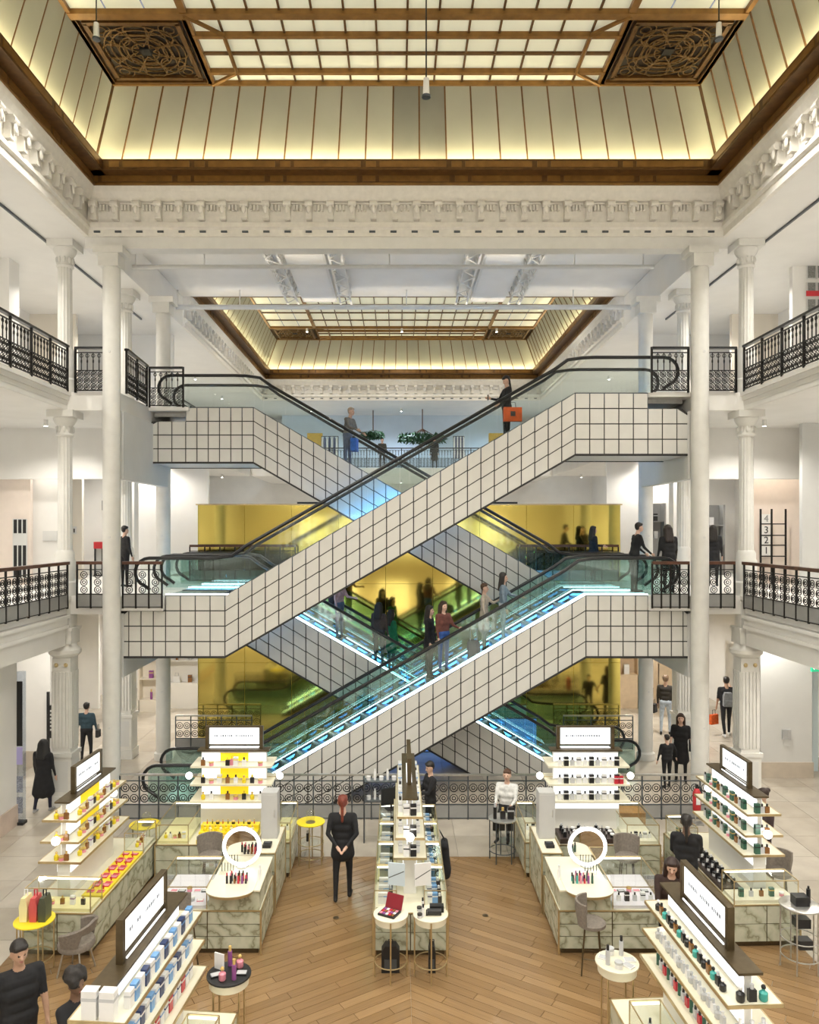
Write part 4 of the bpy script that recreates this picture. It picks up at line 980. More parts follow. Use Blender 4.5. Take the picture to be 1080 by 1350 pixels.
# ---- ceiling spots -------------------------------------------------------------
spm = MB().cyl((0, 0, 0), (0, 0, -.16), .055, n=12).mesh('spot_can', WHITE, 40)
lm = MB().cyl((0, 0, -.161), (0, 0, -.165), .045, n=12).mesh('spot_lens', SPOTE)
def lamp(x, y, z, e, where, aim=(0, 0, -1), col=(1.0, .95, .87), size=150, rad=.08):
    t = thing('ceiling_spot', 'white cylinder ceiling spotlight ' + where, 'spotlight', (x, y, z), 0, 'spotlights ' + where)
    put('can', spm, t); put('lens', lm, t)
    o = spot((0, 0, -.2), e, size, col, rad if y > 0 else .4, aim); o.parent = t; o.name = 'beam'
for s in (-1, 1):
    wh = {-1: 'of the gallery by the beige recess', 1: 'of the gallery by the framed squares'}[s]
    for y in (3, 7.5, 12, 15.8, 20, 23): lamp(s*9.0, y, L3, 420, 'on the second ceiling ' + wh)
    for y in (28, 33, 38): lamp(s*9.0, y, L2-.42, 420, 'on the first ceiling of the far hall ' + ('past the striped poster' if s < 0 else 'past the numbered ladder'))  # far hall rows added as fill light
    for y in (28, 33, 38): lamp(s*9.0, y, L3, 520, 'of the far hall ' + ('past the beige recess' if s < 0 else 'past the framed squares'))
    for y in (4, 10, 15.5, 19, 23.5, 27): lamp(s*9.0, y, L2-.42, 420, 'on the first ceiling ' + {-1: 'by the striped poster', 1: 'by the numbered ladder'}[s])  # first and ground ceiling rows added to light the hall
    for y in (4, 10, 15, 18.8, 23, 27.5): lamp(s*(9.0 if y < 22 else 8.2), y, L1-.42, 420 if y < 22 else 800, 'on the ground ceiling ' + {-1: 'towards the perfume shop', 1: 'towards the homeware shop'}[s])
    MB_t = thing('light_track', 'thin dark lighting track along the second gallery ceiling ' + ('by the beige recess' if s < 0 else 'by the framed squares'), 'track', (s*8.3, 0, L3))
    MB().box(-.02, .02, 4, 24, -.05, -.002).build('track', DKSTEEL, MB_t)
for x in (-2, 0, 2): lamp(x, -2, L3, 900, 'added above the front gallery', (-x*.05, .85, -.5))  # unseen spots behind the viewer, added to light the hall and mirror
for x in (-6.5, 6.5): lamp(x, -2, L2-.42, 640, 'added under the second front gallery', (-x*.05, .8, -.55))
for x in (-2, 2): lamp(x, -5, L3, 1000, 'added deep in the second front gallery')
for x in (-6, -3, 3, 6): lamp(x, -5, L2-.42, 1100, 'added deep in the first front gallery'); lamp(x, -5, L1-.42, 1200, 'added deep in the ground front gallery')
for x in (-5, 0, 5): lamp(x, 42, L3, 500, 'above the far shop', (0, 0, -1), (.72, .85, 1.0)); lamp(x, 42.5, L2-.42, 500, 'under the far gallery')
for x in (-4.5, 0, 4.5): lamp(x, 30, 15.9, 500, 'hanging in the far skylight'); lamp(x, 36, 15.9, 500, 'hanging in the far skylight')
# pendant projectors hanging from the skylight
for px, py, D, e, lb in ((127, 38, 13.6, 1500, 'slim pendant projector hanging below the coffer nearest the striped poster'), (948, 38, 13.6, 1500, 'slim pendant projector hanging below the coffer nearest the numbered ladder'), (562, 112, 12.0, 1700, 'slim pendant projector hanging from the middle of the skylight')):
    p = P(px, py, D); t = thing('pendant_projector', lb, 'projector', p)
    MB().cyl((0, 0, .1), (0, 0, 15.95-p.z), .012, n=6).build('cable', IRON, t)
    MB().cyl((0, 0, -.18), (0, 0, .1), .055, .045, n=12).build('housing', WHITE, t, 40)
    MB().lathe([(.07, -.2), (.075, -.17), (.06, -.16)], n=12).build('rim', DKSTEEL, t, 40)
    o = spot((0, 0, -.25), e, 105, (1, .97, .9), .3); o.parent = t; o.name = 'beam'
for x, y in ((-4, 6), (0, 6), (4, 6)):  # further unseen projectors added to fill the hall
    t = thing('pendant_projector', 'added slim pendant projector hanging out of view above the front counters', 'projector', (x, y, 14.8), 0, 'added projectors above the front counters')
    MB().cyl((0, 0, .1), (0, 0, 1.15), .012, n=6).build('cable', IRON, t); MB().cyl((0, 0, -.18), (0, 0, .1), .055, .045, n=12).build('housing', WHITE, t, 40)
    o = spot((0, 0, -.25), 1500, 105, (1, .97, .9), .3); o.parent = t; o.name = 'beam'

# lit shelving on the front wall behind the viewer, mirrored in the gold wall
for k, x in enumerate((-6.2, -3.4, 3.6, 6.4)):
    wh = ('at its poster corner', 'next to its poster corner', 'next to its ladder corner', 'at its ladder corner')[k]
    shop_shelf(x-1.0, x+1.0, -8.9, 3, L1+2.4, 'backlit white wall shelving of the front gallery ' + wh, 'on the front gallery shelving ' + wh, colsA, WHITE, L1+.5, ('tall', 'box', 'bag'), 2.4, L1)
for k, x in enumerate((-4.2, -.5, 4.4)):  # unseen ground shelving added for a bright patch in the mirror
    wh = ('at its poster end', 'in its middle', 'at its ladder end')[k]
    shop_shelf(x-1.1, x+1.1, -8.9, 3, 2.6, 'added backlit shelving of the ground front hall ' + wh, 'on the ground front shelving ' + wh, colsA, WHITE, .5, ('tall', 'box', 'bag'), 2.4, 0)
lamp(WX(1024, 21), 21.1, L2-.42, 170, 'added inside the numbered ladder niche', (0, 0, -1), (1, .88, .74)); lamp(WX(62, 21), 21.05, L2-.42, 150, 'added above the lit white wall by the poster')  # two spots added to brighten the niche and the white wall
bp_ = thing('added_blue_glow', 'added blue glow panel low beneath the crossing escalators', 'glow panel', (1.1, 21.75, 0))  # glowing panel added to stand for the escalators' blue light
for k in range(6): MB().box(-2.7+k*.9+.01, -1.8+k*.9-.01, 0, .04, .02, .95).build('panel', E('blue_glow_panel', (.16, .38, .95), .55), bp_)
MB().box(-2.7, 2.7, -.02, .06, .95, .98).box(-2.7, 2.7, -.02, .06, 0, .02).build('frame', DKSTEEL, bp_)
# ================================================================== BEAUTY COUNTERS
def marble_counter(label, x0, x1, y0, y1, org=(0, 0), rz=0, nx=2, ny=2, h=.65, rows=2, name='marble_counter'):
    """marble fronted drawer counter; rectangle in the local frame of org/rz"""
    t = thing(name, label, 'counter', (org[0], org[1], 0), rz)
    MB().box(x0+.05, x1-.05, y0+.05, y1-.05, 0, .085).build('plinth', BRBRONZE, t)
    MB().box(x0+.012, x1-.012, y0+.012, y1-.012, .085, h-.012).build('body', BRBRONZE, t)
    lv = [.085] + [.085 + (h-.105)*(k+1)/rows for k in range(rows)]
    for k in range(rows):
        z0, z1 = lv[k]+.006, lv[k+1]-.006
        for i in range(nx):
            a, b = x0 + (x1-x0)*i/nx + .008, x0 + (x1-x0)*(i+1)/nx - .008
            MB().box(a, b, y0, y0+.014, z0, z1).build('marble_panel', MARBLE, t); MB().box(a, b, y1-.014, y1, z0, z1).build('marble_panel', MARBLE, t)
        for j in range(ny):
            a, b = y0 + (y1-y0)*j/ny + .008, y0 + (y1-y0)*(j+1)/ny - .008
            MB().box(x0, x0+.014, a, b, z0, z1).build('marble_panel', MARBLE, t); MB().box(x1-.014, x1, a, b, z0, z1).build('marble_panel', MARBLE, t)
    MB().box(x0-.005, x1+.005, y0-.005, y1+.005, h-.012, h).build('top_plate', IVORY, t)
    ed = MB()
    for yy in (y0, y1): ed.box(x0-.008, x1+.008, yy-.008, yy+.008, h-.014, h+.003)
    for xx in (x0, x1): ed.box(xx-.008, xx+.008, y0-.008, y1+.008, h-.014, h+.003)
    ed.build('brass_edge', BRASS, t)
    for xx in (x0, x1):
        for yy in (y0, y1): MB().box(xx-.012, xx+.012, yy-.012, yy+.012, 0, h).build('corner_post', BRASS, t)
    return t
def vitrine(t, x0, x1, y0, y1, z0=.65, z1=1.0, tray=None):
    """glass display case standing on a counter; child parts of that counter"""
    e = .005
    v = MB().box(x0+.02, x1-.02, y0+.02, y1-.02, z0+.002, z0+.05).build('display_tray', tray or IVORY, t)
    for a in ((x0, x1, y0, y0+e), (x0, x1, y1-e, y1), (x0, x0+e, y0, y1), (x1-e, x1, y0, y1)):
        MB().box(*a, z0, z1).build('glass_pane', CLEAR, t)
    MB().box(x0, x1, y0, y1, z1-e, z1).build('glass_pane', CLEAR, t)
    fr = MB(); r = .006
    for (a, b) in ((x0, y0), (x1, y0), (x0, y1), (x1, y1)): fr.box(a-r, a+r, b-r, b+r, z0, z1)
    for yy in (y0, y1): fr.box(x0, x1, yy-r, yy+r, z1-r, z1+r)
    for xx in (x0, x1): fr.box(xx-r, xx+r, y0, y1, z1-r, z1+r)
    fr.build('brass_frame', BRASS, t)
    MB().box(x0+.02, x1-.02, y1-.03, y1-.012, z1-.03, z1-.012).build('case_light', CASEL, t)
def L2W(org, rz, x, y):
    c, s = math.cos(rz), math.sin(rz); return (org[0] + c*x - s*y, org[1] + s*x + c*y)
def row(org, rz, xa, ya, xb, yb, z, n, menu, where, face=0, s=1.0, jit=.12, skip=.0):
    for i in range(n):
        if random.random() < skip: continue
        f = (i+.5)/n; x, y = L2W(org, rz, xa+(xb-xa)*f, ya+(yb-ya)*f)
        k, m, c, adj = menu[i % len(menu)] if isinstance(menu, list) else random.choice(menu)
        place(k, m, c, x, y, z, rz + face + random.uniform(-jit, jit), where, adj, s)
ZS = (1.27, 1.58, 1.91); LV = ('on the lowest shelf of the ', 'on the middle shelf of the ', 'on the top shelf of the ')
def gondola(label, org, rz, L, W=.3, sign=.95, sides=(-1, 1), panel='white', edge=BRASS, zb=.66, marks=11):
    t = thing('shelf_gondola', label, 'display shelf', (org[0], org[1], zb), rz)
    h = L/2
    MB().box(-.10, .10, -h, h, 0, 1.24-zb).build('pedestal', WHITE, t)
    MB().box(-.035, .035, -h, h, 1.24-zb, 2.14-zb).build('spine', WHITE, t)
    lv = [1.02] + list(ZS) + [2.12]
    for sd in sides:
        for k in range(4):
            z0, z1 = lv[k]+.03-zb, lv[k+1]-.03-zb
            off = .10 if k == 0 else .035
            cuts = [(-h+.01, h-.01, LIT)]
            if panel == 'yellow' and k > 0: cuts = [(-h+.01, -h*.42, LIT), (-h*.42, h*.45, LITY), (h*.45, h-.01, LIT)]
            for a, b, m in cuts: MB().box(min(sd*off, sd*(off+.01)), max(sd*off, sd*(off+.01)), a, b, z0, z1).build('backlit_panel', m, t)
    for k, z in enumerate(ZS):
        hw = W + .06 - .03*k; ex = .14
        sh = MB().box(-hw, hw, -h-ex, h+ex, z-.014-zb, z-zb).build('shelf', IVORY, t)
        em = MB()
        for s in (-1, 1): em.box(s*hw-.006, s*hw+.006, -h-ex, h+ex, z-.03-zb, z+.004-zb).box(-hw, hw, s*(h+ex)-.006, s*(h+ex)+.006, z-.03-zb, z+.004-zb)
        em.build('shelf_edge', edge, sh)
    MB().box(-.12, .12, -h-.06, h+.06, 2.14-zb, 2.165-zb).build('top_board', BRBRONZE, t)
    for s in (-1, 1): MB().box(-.035, .035, s*(sign/2+.05)-.03, s*(sign/2+.05)+.03, 2.165-zb, 2.60-zb).build('sign_post', BRBRONZE, t)
    fr = MB().box(-.035, .035, -sign/2-.02, sign/2+.02, 2.575-zb, 2.60-zb).box(-.03, .03, -sign/2-.02, sign/2+.02, 2.235-zb, 2.255-zb).build('sign_frame', BRBRONZE, t)
    sp = MB().box(-.022, .022, -sign/2, sign/2, 2.255-zb, 2.575-zb).build('sign_lightbox', SIGNL, t)
    mk = MB(); rr = random.Random(int(org[0]*100))
    for s in (-1, 1):
        y = -sign*.40
        while y < sign*.38:
            wd = rr.choice((.02, .028, .035)); 
            if rr.random() < .86: mk.box(min(s*.0225, s*.024), max(s*.0225, s*.024), y, y+wd, 2.395-zb, 2.435-zb)
            y += wd + .014
    tag(mk.build('sign_lettering', M('pale_lettering', (.30, .33, .40), .5), sp), kind='stuff')
    bars = MB()
    for s in (-1, 1): bars.box(min(s*.03, s*.045), max(s*.03, s*.045), -sign/2, sign/2, 2.185-zb, 2.2-zb)
    bars.build('light_bar', LIT, t)
    for s in (-1, 1):
        a = MB().cyl((0, s*h, 1.62-zb), (0, s*(h+.22), 1.62-zb), .008, n=6).build('lamp_arm', BRASS, t)
        MB().ball((0, s*(h+.25), 1.64-zb), .065, n=14, m=10).build('globe', GLOBE, a, 60)
    return t
def globe_clear(): pass
# ---- A and B: the two centre kiosks (mirror images)
mA = [('flacon', YELLOW, GLD, 'yellow'), ('bottle', WHT, BLK, 'white'), ('jar', PNK, GLD, 'pink'), ('bottle', AMB, BLK, 'amber'), ('box', WHT, YELLOW, 'white'), ('bottle', BLK, YELLOW, 'black')]
mB = [('bottle', WHT, BLK, 'white'), ('box', BLK, WHT, 'black'), ('bottle', SIL, BLK, 'silver'), ('box', WHT, BLK, 'white')]
mTest = [('bottle', BLK, SIL, 'black'), ('lipstick', BLK, SIL, 'black'), ('jar', BLK, WHT, 'black')]
for s in (-1, 1):
    A = s < 0
    nm = 'yellow backed centre kiosk' if A else 'white backed centre kiosk'
    where = 'on the ' + nm
    X = lambda a, b: (min(s*a, s*b), max(s*a, s*b))
    x0, x1 = X(2.75, 4.6)
    c = marble_counter('long marble counter under the ' + nm + ' shelves', x0, x1, 13.8, 15.1, nx=3, ny=2)
    va = X(4.0, 4.58); vitrine(c, va[0], va[1], 13.82, 15.0, tray=PALEY if A else IVORY)
    row((0, 0), 0, va[0]+.08, 13.98, va[1]-.08, 13.98, .70, 5, mA if A else mB, 'inside the glass case of the ' + nm, s=.9)
    tx = X(2.78, 3.86)
    if A:
        st = MB()
        for k in range(3): st.box(tx[0], tx[1], 13.83+.17*k, 14.34, .651 + .07*k, .72 + .07*k)
        st.build('stepped_tray', YELLOW, c)
        for k in range(3): row((0, 0), 0, tx[0]+.05, 13.91+.17*k, tx[1]-.05, 13.91+.17*k, .72+.07*k, 10, [('jar', YELLOW, GLD, 'yellow'), ('lipstick', GLD, YELLOW, 'gold')] if k == 0 else [('flacon', YELLOW, GLD, 'yellow'), ('flacon', PALEY, GLD, 'pale yellow')] if k == 1 else [('lipstick', RED, GLD, 'red'), ('lipstick', BLK, GLD, 'black'), ('jar', BLK, GLD, 'black')], 'on the yellow stepped tray', s=.95)
    else:
        MB().box(tx[0], tx[1], 13.83, 14.34, .651, .74).build('tester_tray', M('dark_tray', (.05, .035, .03), .35), c)
        for k in range(3): row((0, 0), 0, tx[0]+.05, 13.92+.15*k, tx[1]-.05, 13.92+.15*k, .74, 9, mTest, 'on the dark tester tray of the white backed kiosk', s=1.1)
    x0, x1 = X(2.15, 2.5)
    c = marble_counter('narrow marble counter at the aisle side of the ' + nm, x0, x1, 13.9, 15.1, nx=1, ny=2)
    vitrine(c, x0+.01, x1-.01, 13.92, 15.0, tray=PALEY if A else IVORY)
    row((0, 0), 0, x0+.07, 14.05, x1-.07, 14.05, .70, 2, mA if A else mB, 'inside the narrow glass case of the ' + nm, s=.9)
    row((0, 0), 0, x0+.07, 14.35, x1-.07, 14.35, .70, 2, mA if A else mB, 'inside the narrow glass case of the ' + nm, s=.9)
    gx = -3.33 if A else 3.43
    gondola('lit shelves with lightbox sign of the ' + nm, (gx, 14.62), -R(90), 1.25, .3, panel='yellow' if A else 'white', edge=IVORY, zb=.652)
    if A:
        for k, z in enumerate(ZS):
            row((0, 0), 0, gx-.62, 14.38, gx+.62, 14.38, z, 8, random.sample(mA, 6) + [('bag', PNK, RED, 'pink')] * (0), LV[k] + nm, s=1.25, skip=.15)
        place('bag', PNK, RED, gx+.02, 14.42, ZS[2], 0, 'on the top shelf of the yellow backed kiosk', 'pink', .55)
    else:
        for k, z in enumerate(ZS):
            row((0, 0), 0, gx-.6, 14.38, gx+.6, 14.38, z, 10, mB, LV[k] + nm, s=1.25)
        for q in range(2): place('box', RED, WHT, gx+.52+q*.09, 14.34, ZS[1]+.0, 0, 'on the white backed centre kiosk', 'red', 1.1)
    # side counter, grey screen
    x0, x1 = X(2.22, 2.56)
    c = marble_counter('tall slim marble side counter of the ' + nm, x0, x1, 12.62, 13.75, nx=1, ny=3, h=1.0, rows=3)
    g = thing('service_cabinet', 'pale grey upright cabinet on the side counter of the ' + nm, 'cabinet', (s*2.42, 13.35, 1.0))
    MB().box(-.14, .14, -.14, .14, .003, .80).build('carcass', M('pale_grey_lacquer', (.52, .52, .51), .35, var=.03), g); MB().box(-.12, .12, -.148, -.14, .05, .76).build('door', M('pale_grey_lacquer', (.52, .52, .51)), g); MB().cyl((.09, -.16, .38), (.09, -.16, .5), .008, n=6).build('handle', STEEL, g)
    tm = thing('card_terminal', 'small black card terminal on the side counter of the ' + nm, 'terminal', (s*2.40, 12.9, 1.0)); MB().box(-.07, .07, -.09, .09, .002, .05).build('body', BLACKM, tm); MB().box(-.05, .05, .0, .07, .05, .056).build('screen', DKSTEEL, tm)
    # front counter with drawers, case, round top
    x0, x1 = X(2.24, 3.85)
    c = marble_counter('front marble drawer counter with ring mirror of the ' + nm, x0, x1, 11.4, 12.55, nx=2, ny=3, h=.66, rows=3)
    bx = X(2.26, 3.02)
    MB().box(bx[0], bx[1], 11.41, 12.54, .662, .95).build('upper_drawer', MARBLE, c); MB().box(bx[0]-.01, bx[1]+.01, 11.38, 12.55, .951, .975).build('ivory_top', IVORY, c)
    va = X(3.06, 3.83); vitrine(c, va[0], va[1], 11.43, 12.5, z0=.662, tray=M('lilac_white', (.78, .75, .82), .4))
    row((0, 0), 0, va[0]+.08, 11.6, va[1]-.08, 11.6, .712, 5, mB if not A else [('palette', PNK, WHT, 'pink'), ('jar', SIL, WHT, 'silver')], 'inside the front glass case of the ' + nm, s=1.0)
    row((0, 0), 0, va[0]+.08, 11.9, va[1]-.08, 11.9, .712, 5, [('palette', WHT, PNK, 'white'), ('palette', BLK, SIL, 'black'), ('jar', PNK, GLD, 'pink')], 'inside the front glass case of the ' + nm, s=1.1)
    pts = [(s*2.70 + .36*math.cos(R(180+6*k)), 11.40 + .26*math.sin(R(180+6*k))) for k in range(31)]
    ht = MB().prism(pts + [(s*2.70+.36, 11.7), (s*2.70-.36, 11.7)], .976, .985, 'z').build('half_round_top', IVORY, c, 40)
    MB().prism([(s*2.70+(x-s*2.70)*.94, 11.40+(y-11.40)*.9) for x, y in pts], .93, .975, 'z').build('apron', BRASS, ht)
    # ring mirror
    rp = (s*2.68 if A else 2.86, 12.15)
    rm = thing('ring_mirror', 'round make up mirror with glowing white ring light on the ' + nm, 'mirror', (rp[0], rp[1], .977)); zc = .33
    MB().torus((0, 0, zc), .285, .03, 'y', 40, 8).build('ring_light', E('ring_white', (1, 1, 1), 2.2), rm, 60)
    MB().cyl((0, -.004, zc), (0, .012, zc), .262, n=36).build('mirror_disc', M('mirror_glass', (.8, .8, .78), .02, metal=1.0), rm)
    MB().torus((0, .02, zc), .31, .012, 'y', 36, 5).build('rim', STEEL, rm)
    MB().cyl((0, .04, 0), (0, .04, zc), .014, n=8).cyl((.0, .04, .002), (0, .04, .015), .1, n=16).build('stand', STEEL, rm)
    # brushes and bottles on the ivory top
    cols = [(BLK, RED), (PUR, BLK), (RED, BLK), (AMB, BLK), (BLK, PNK)] if A else [(GRN, BLK), (TEAL, BLK), (PNK, PUR), (RED, BLK), (PUR, PNK)]
    for k in range(11):
        m1, m2 = cols[k % 5]
        place('lipstick' if k % 3 == 0 else 'tall', m1, m2, s*(2.50) + (k % 6)*.058*(-1 if A else 1), 11.58 + (k//6)*.08, .986, 0, 'on the ivory make up top of the ' + nm, {id(GRN): 'green', id(TEAL): 'teal', id(PNK): 'pink', id(RED): 'red', id(PUR): 'purple', id(BLK): 'black', id(AMB): 'amber'}[id(m1)], .9 if k % 3 else 1.5)
    place('tall', WHT, WHT, s*2.32, 11.75, .976, 0, 'with white pump ' + where, 'white', 1.2)
    mc = thing('mirror_tray', 'clear acrylic tray of brushes beside the ring mirror of the ' + nm, 'tray', (s*2.87, 11.95, .977))
    MB().box(-.12, .12, -.08, .08, .002, .012).build('base', CLEAR, mc); MB().box(-.12, .12, .07, .08, .012, .09).build('rim', CLEAR, mc)
    for k in range(5): MB().cyl((-.09+k*.045, .04, .012), (-.09+k*.045, .05, .14), .006, n=6).build('brush', BLACKM, mc)
# ---- C and D: side kiosks
def side_kiosk(s, org, rz, nm, menu, tray, items):
    c = marble_counter('long marble counter of the ' + nm, -.52, .52, -1.35, 1.4, org, rz, 2, 4)
    q = -s                                  # visible long side
    xa, xb = (.16, .50) if q > 0 else (-.50, -.16)
    vitrine(c, -.50, .50, -1.33, -.93, tray=PALEY if s < 0 else IVORY)
    row(org, rz, -.4, -1.18, .4, -1.18, .70, 5, menu, 'inside the end case of the ' + nm, s=1.0)
    vitrine(c, xa, xb, .75, 1.36, tray=IVORY)
    row(org, rz, (xa+xb)/2, .85, (xa+xb)/2, 1.25, .70, 4, menu, 'inside the rear case of the ' + nm, s=1.0)
    MB().box(xa, xb, -.9, .72, .655, .70).build('open_tray', tray, c)
    for (kx, z) in ((xa+.09, .70), (xb-.09, .70)):
        row(org, rz, kx, -.82, kx, .64, z, 15, items, 'on the open tray of the ' + nm, s=1.1)
    gondola('lit shelves with lightbox sign of the ' + nm, L2W(org, rz, -q*.12, -.1), rz, 1.6, .27, .85, panel='yellow' if s < 0 else 'white', zb=.652)
    for k, z in enumerate(ZS):
        ox = -q*.12 + q*.2
        row(org, rz, ox, -.85, ox, .68, z, 12, menu, LV[k] + nm, face=q*R(90), s=1.12)
        row(org, rz, -q*.12-.12, -.975, -q*.12+.12, -.975, z, 3, menu, 'on the shelf end of the ' + nm, s=1.15)
mC = [('flacon', YELLOW, GLD, 'yellow'), ('jar', PNK, GLD, 'pink'), ('bottle', AMB, GLD, 'amber'), ('box', WHT, PUR, 'white'), ('bottle', BLK, GLD, 'black')]
mD = [('box', GRN, BLK, 'dark green'), ('bottle', SIL, BLK, 'silver'), ('bottle', AMB, BLK, 'amber'), ('box', GRN, GLD, 'dark green'), ('jar', PNK, WHT, 'pink')]
side_kiosk(-1, (-5.22, 12.7), -R(2.6), 'yellow striped side kiosk', mC, YELLOW, [('palette', PNK, RED, 'pink'), ('lipstick', RED, PNK, 'red'), ('palette', RED, PNK, 'red')])
side_kiosk(1, (5.42, 12.95), R(2.0), 'green carton side kiosk', mD, M('dark_tray', (.05, .035, .03), .35), [('bottle', BLK, WHT, 'black'), ('jar', WHT, BLK, 'white')])
# ---- E and F: front kiosks
def front_kiosk(s, org, rz, nm, menus, tabmat):
    q = -s
    c = marble_counter('long marble counter of the ' + nm, -.5, .5, -1.2, 1.1, org, rz, 2, 4)
    xa, xb = (.12, .48) if q > 0 else (-.48, -.12)
    vitrine(c, xa, xb, -1.1, -.35, tray=PALEY); vitrine(c, xa, xb, -.3, .5, tray=IVORY)
    for yy in (-.9, -.6, -.15, .15, .35): row(org, rz, xa+.06, yy, xb-.06, yy, .70, 3, menus[3], 'inside the glass cases of the ' + nm, s=1.1)
    gondola('lit shelves with lightbox sign of the ' + nm, L2W(org, rz, -q*.15, -.05), rz, 1.75, .27, .95, edge=BRASS, zb=.652)
    for k, z in enumerate(ZS):
        ox = -q*.15 + q*.2
        row(org, rz, ox, -.88, ox, .78, z, 14 if s < 0 else 17, menus[k], LV[k] + nm, face=q*R(90), s=1.25 if s < 0 else 1.05, jit=.05)
        row(org, rz, -q*.15-.17, -1.0, -q*.15+.17, -1.0, z, 2 if s < 0 else 3, menus[k] if s > 0 else [('box', WHT, SIL, 'large white')], 'on the shelf end of the ' + nm, s=1.3 if s > 0 else 2.0, jit=.05)
    r_ = thing('round_tray_table', 'round topped stand of cosmetics at the ' + nm, 'table', (*L2W(org, rz, q*.30, 1.42), 0))
    MB().lathe([(.26, .90), (.27, .905), (.27, .925), (.26, .93)], n=28).build('top', tabmat, r_, 40); MB().lathe([(.24, .80), (.24, .90)], n=28).build('apron', IVORY, r_, 40)
    for k in range(4):
        a = R(45+90*k); MB().cyl((.22*math.cos(a), .22*math.sin(a), 0), (.22*math.cos(a), .22*math.sin(a), .8), .012, n=8).build('leg', BRASS, r_)
    for k in range(7):
        a = k*.9; x, y = L2W(org, rz, q*.30 + .16*math.cos(a), 1.42 + .16*math.sin(a)); kk = menus[3][k % len(menus[3])]
        place(*kk[:3], x, y, .93, a, 'on the round stand of the ' + nm, kk[3], 1.4)
front_kiosk(-1, (-2.68, 7.95), -R(5), 'front kiosk of blue and white cartons', (
    [('box', WHT, BLU, 'white'), ('box', WHT, NVY, 'white'), ('box', RED, WHT, 'red')], [('box', BLU, WHT, 'blue'), ('box', WHT, BLU, 'white'), ('box', NVY, WHT, 'navy'), ('box', WHT, SIL, 'white')],
    [('box', WHT, SIL, 'white'), ('box', BLU, WHT, 'blue'), ('box', WHT, WHT, 'white'), ('box', NVY, BLU, 'navy')], [('palette', BLK, SIL, 'black'), ('flacon', PNK, GLD, 'pink'), ('tall', PUR, GLD, 'purple'), ('card', WHT, SIL, 'white')]), BLACKM)
front_kiosk(1, (2.98, 8.2), R(3.4), 'front kiosk of dark bottles', (
    [('bottle', SIL, BLK, 'silver'), ('tall', GRN, WHT, 'green'), ('bottle', RED, BLK, 'red')], [('bottle', SIL, WHT, 'silver'), ('flacon', SIL, SIL, 'silver'), ('bottle', WHT, SIL, 'white')],
    [('flacon', BLK, WHT, 'black'), ('bottle', BLK, SIL, 'black'), ('flacon', TEAL, BLK, 'teal'), ('bottle', AMB, BLK, 'amber')], [('palette', WHT, SIL, 'white'), ('tall', SIL, BLK, 'silver'), ('jar', WHT, SIL, 'white')]), IVORY)
# ---- M: central island
c = marble_counter('long marble island counter in the middle of the wooden floor', -.55, .57, 11.35, 15.0, nx=2, ny=6)
for s in (-1, 1):
    xa, xb = (-.53, -.2) if s < 0 else (.22, .55)
    for y0, tr in ((11.4, IVORY), (12.3, PALEY), (13.2, IVORY), (14.1, PALEY)):
        vitrine(c, xa, xb, y0, y0+.86, z1=.96, tray=tr)
        for k in range(3): row((0, 0), 0, xa+.06, y0+.15+.25*k, xb-.06, y0+.15+.25*k, .70, 3, [('box', WHT, SIL, 'white'), ('box', WHT, BLU, 'white'), ('bottle', BLK, SIL, 'black')] if s < 0 else [('box', WHT, NVY, 'white'), ('box', BLU, WHT, 'blue'), ('bottle', BLK, WHT, 'black')], 'inside the island glass cases on the ' + ('red palette side' if s < 0 else 'black kit side'), s=1.2)
gondola('lit shelves seen end on along the middle island', (0.01, 13.1), 0, 2.3, .2, 1.0, zb=.652)
for s in (-1, 1):
    for k, z in enumerate(ZS):
        row((0, 0), 0, s*.14, 11.95, s*.14, 14.2, z, 12, [('box', WHT, SIL, 'white'), ('bottle', WHT, BLK, 'white'), ('bottle', BLK, SIL, 'black'), ('box', WHT, BLU, 'white')], LV[k].replace(' of the ', '') + ' of the island, ' + ('red palette side' if s < 0 else 'black kit side'), face=s*R(90), s=1.25)
for k, z in enumerate(ZS): row((0, 0), 0, -.1, 11.89, .12, 11.89, z, 2, [('box', WHT, BLK, 'white'), ('box', BLK, WHT, 'black')], 'on the near shelf end of the island', s=1.3)
for s in (-1, 1):     # show cards at the near end
    t = thing('show_board', 'tilted pale display board on the island end ' + ('beside the red palette' if s < 0 else 'beside the black kit'), 'board', (s*.2, 11.56, .965), s*R(14))
    o = MB().box(-.13, .13, -.01, .01, 0, .34).build('panel', WHT if s > 0 else M('ice_blue', (.62, .72, .80), .3), t); MB().add([(-.12, -.011, .1), (.12, -.011, .22), (.12, -.011, .235), (-.12, -.011, .115)], [(0, 1, 2, 3)]).build('printed_line', DKSTEEL, t)
    MB().box(-.1, .1, 0, .09, 0.001, .012).build('foot', CLEAR, t)
mo = thing('monitor', 'black till monitor standing at the far end of the island counter', 'monitor', (-.30, 14.70, .965), R(25))
MB().box(-.22, .22, -.02, .02, .1, .42).build('screen', BLACKM, mo); MB().cyl((0, .02, 0), (0, .02, .2), .02, n=8).build('stem', BLACKM, mo); MB().box(-.11, .11, -.08, .1, .0, .012).build('base', BLACKM, mo)
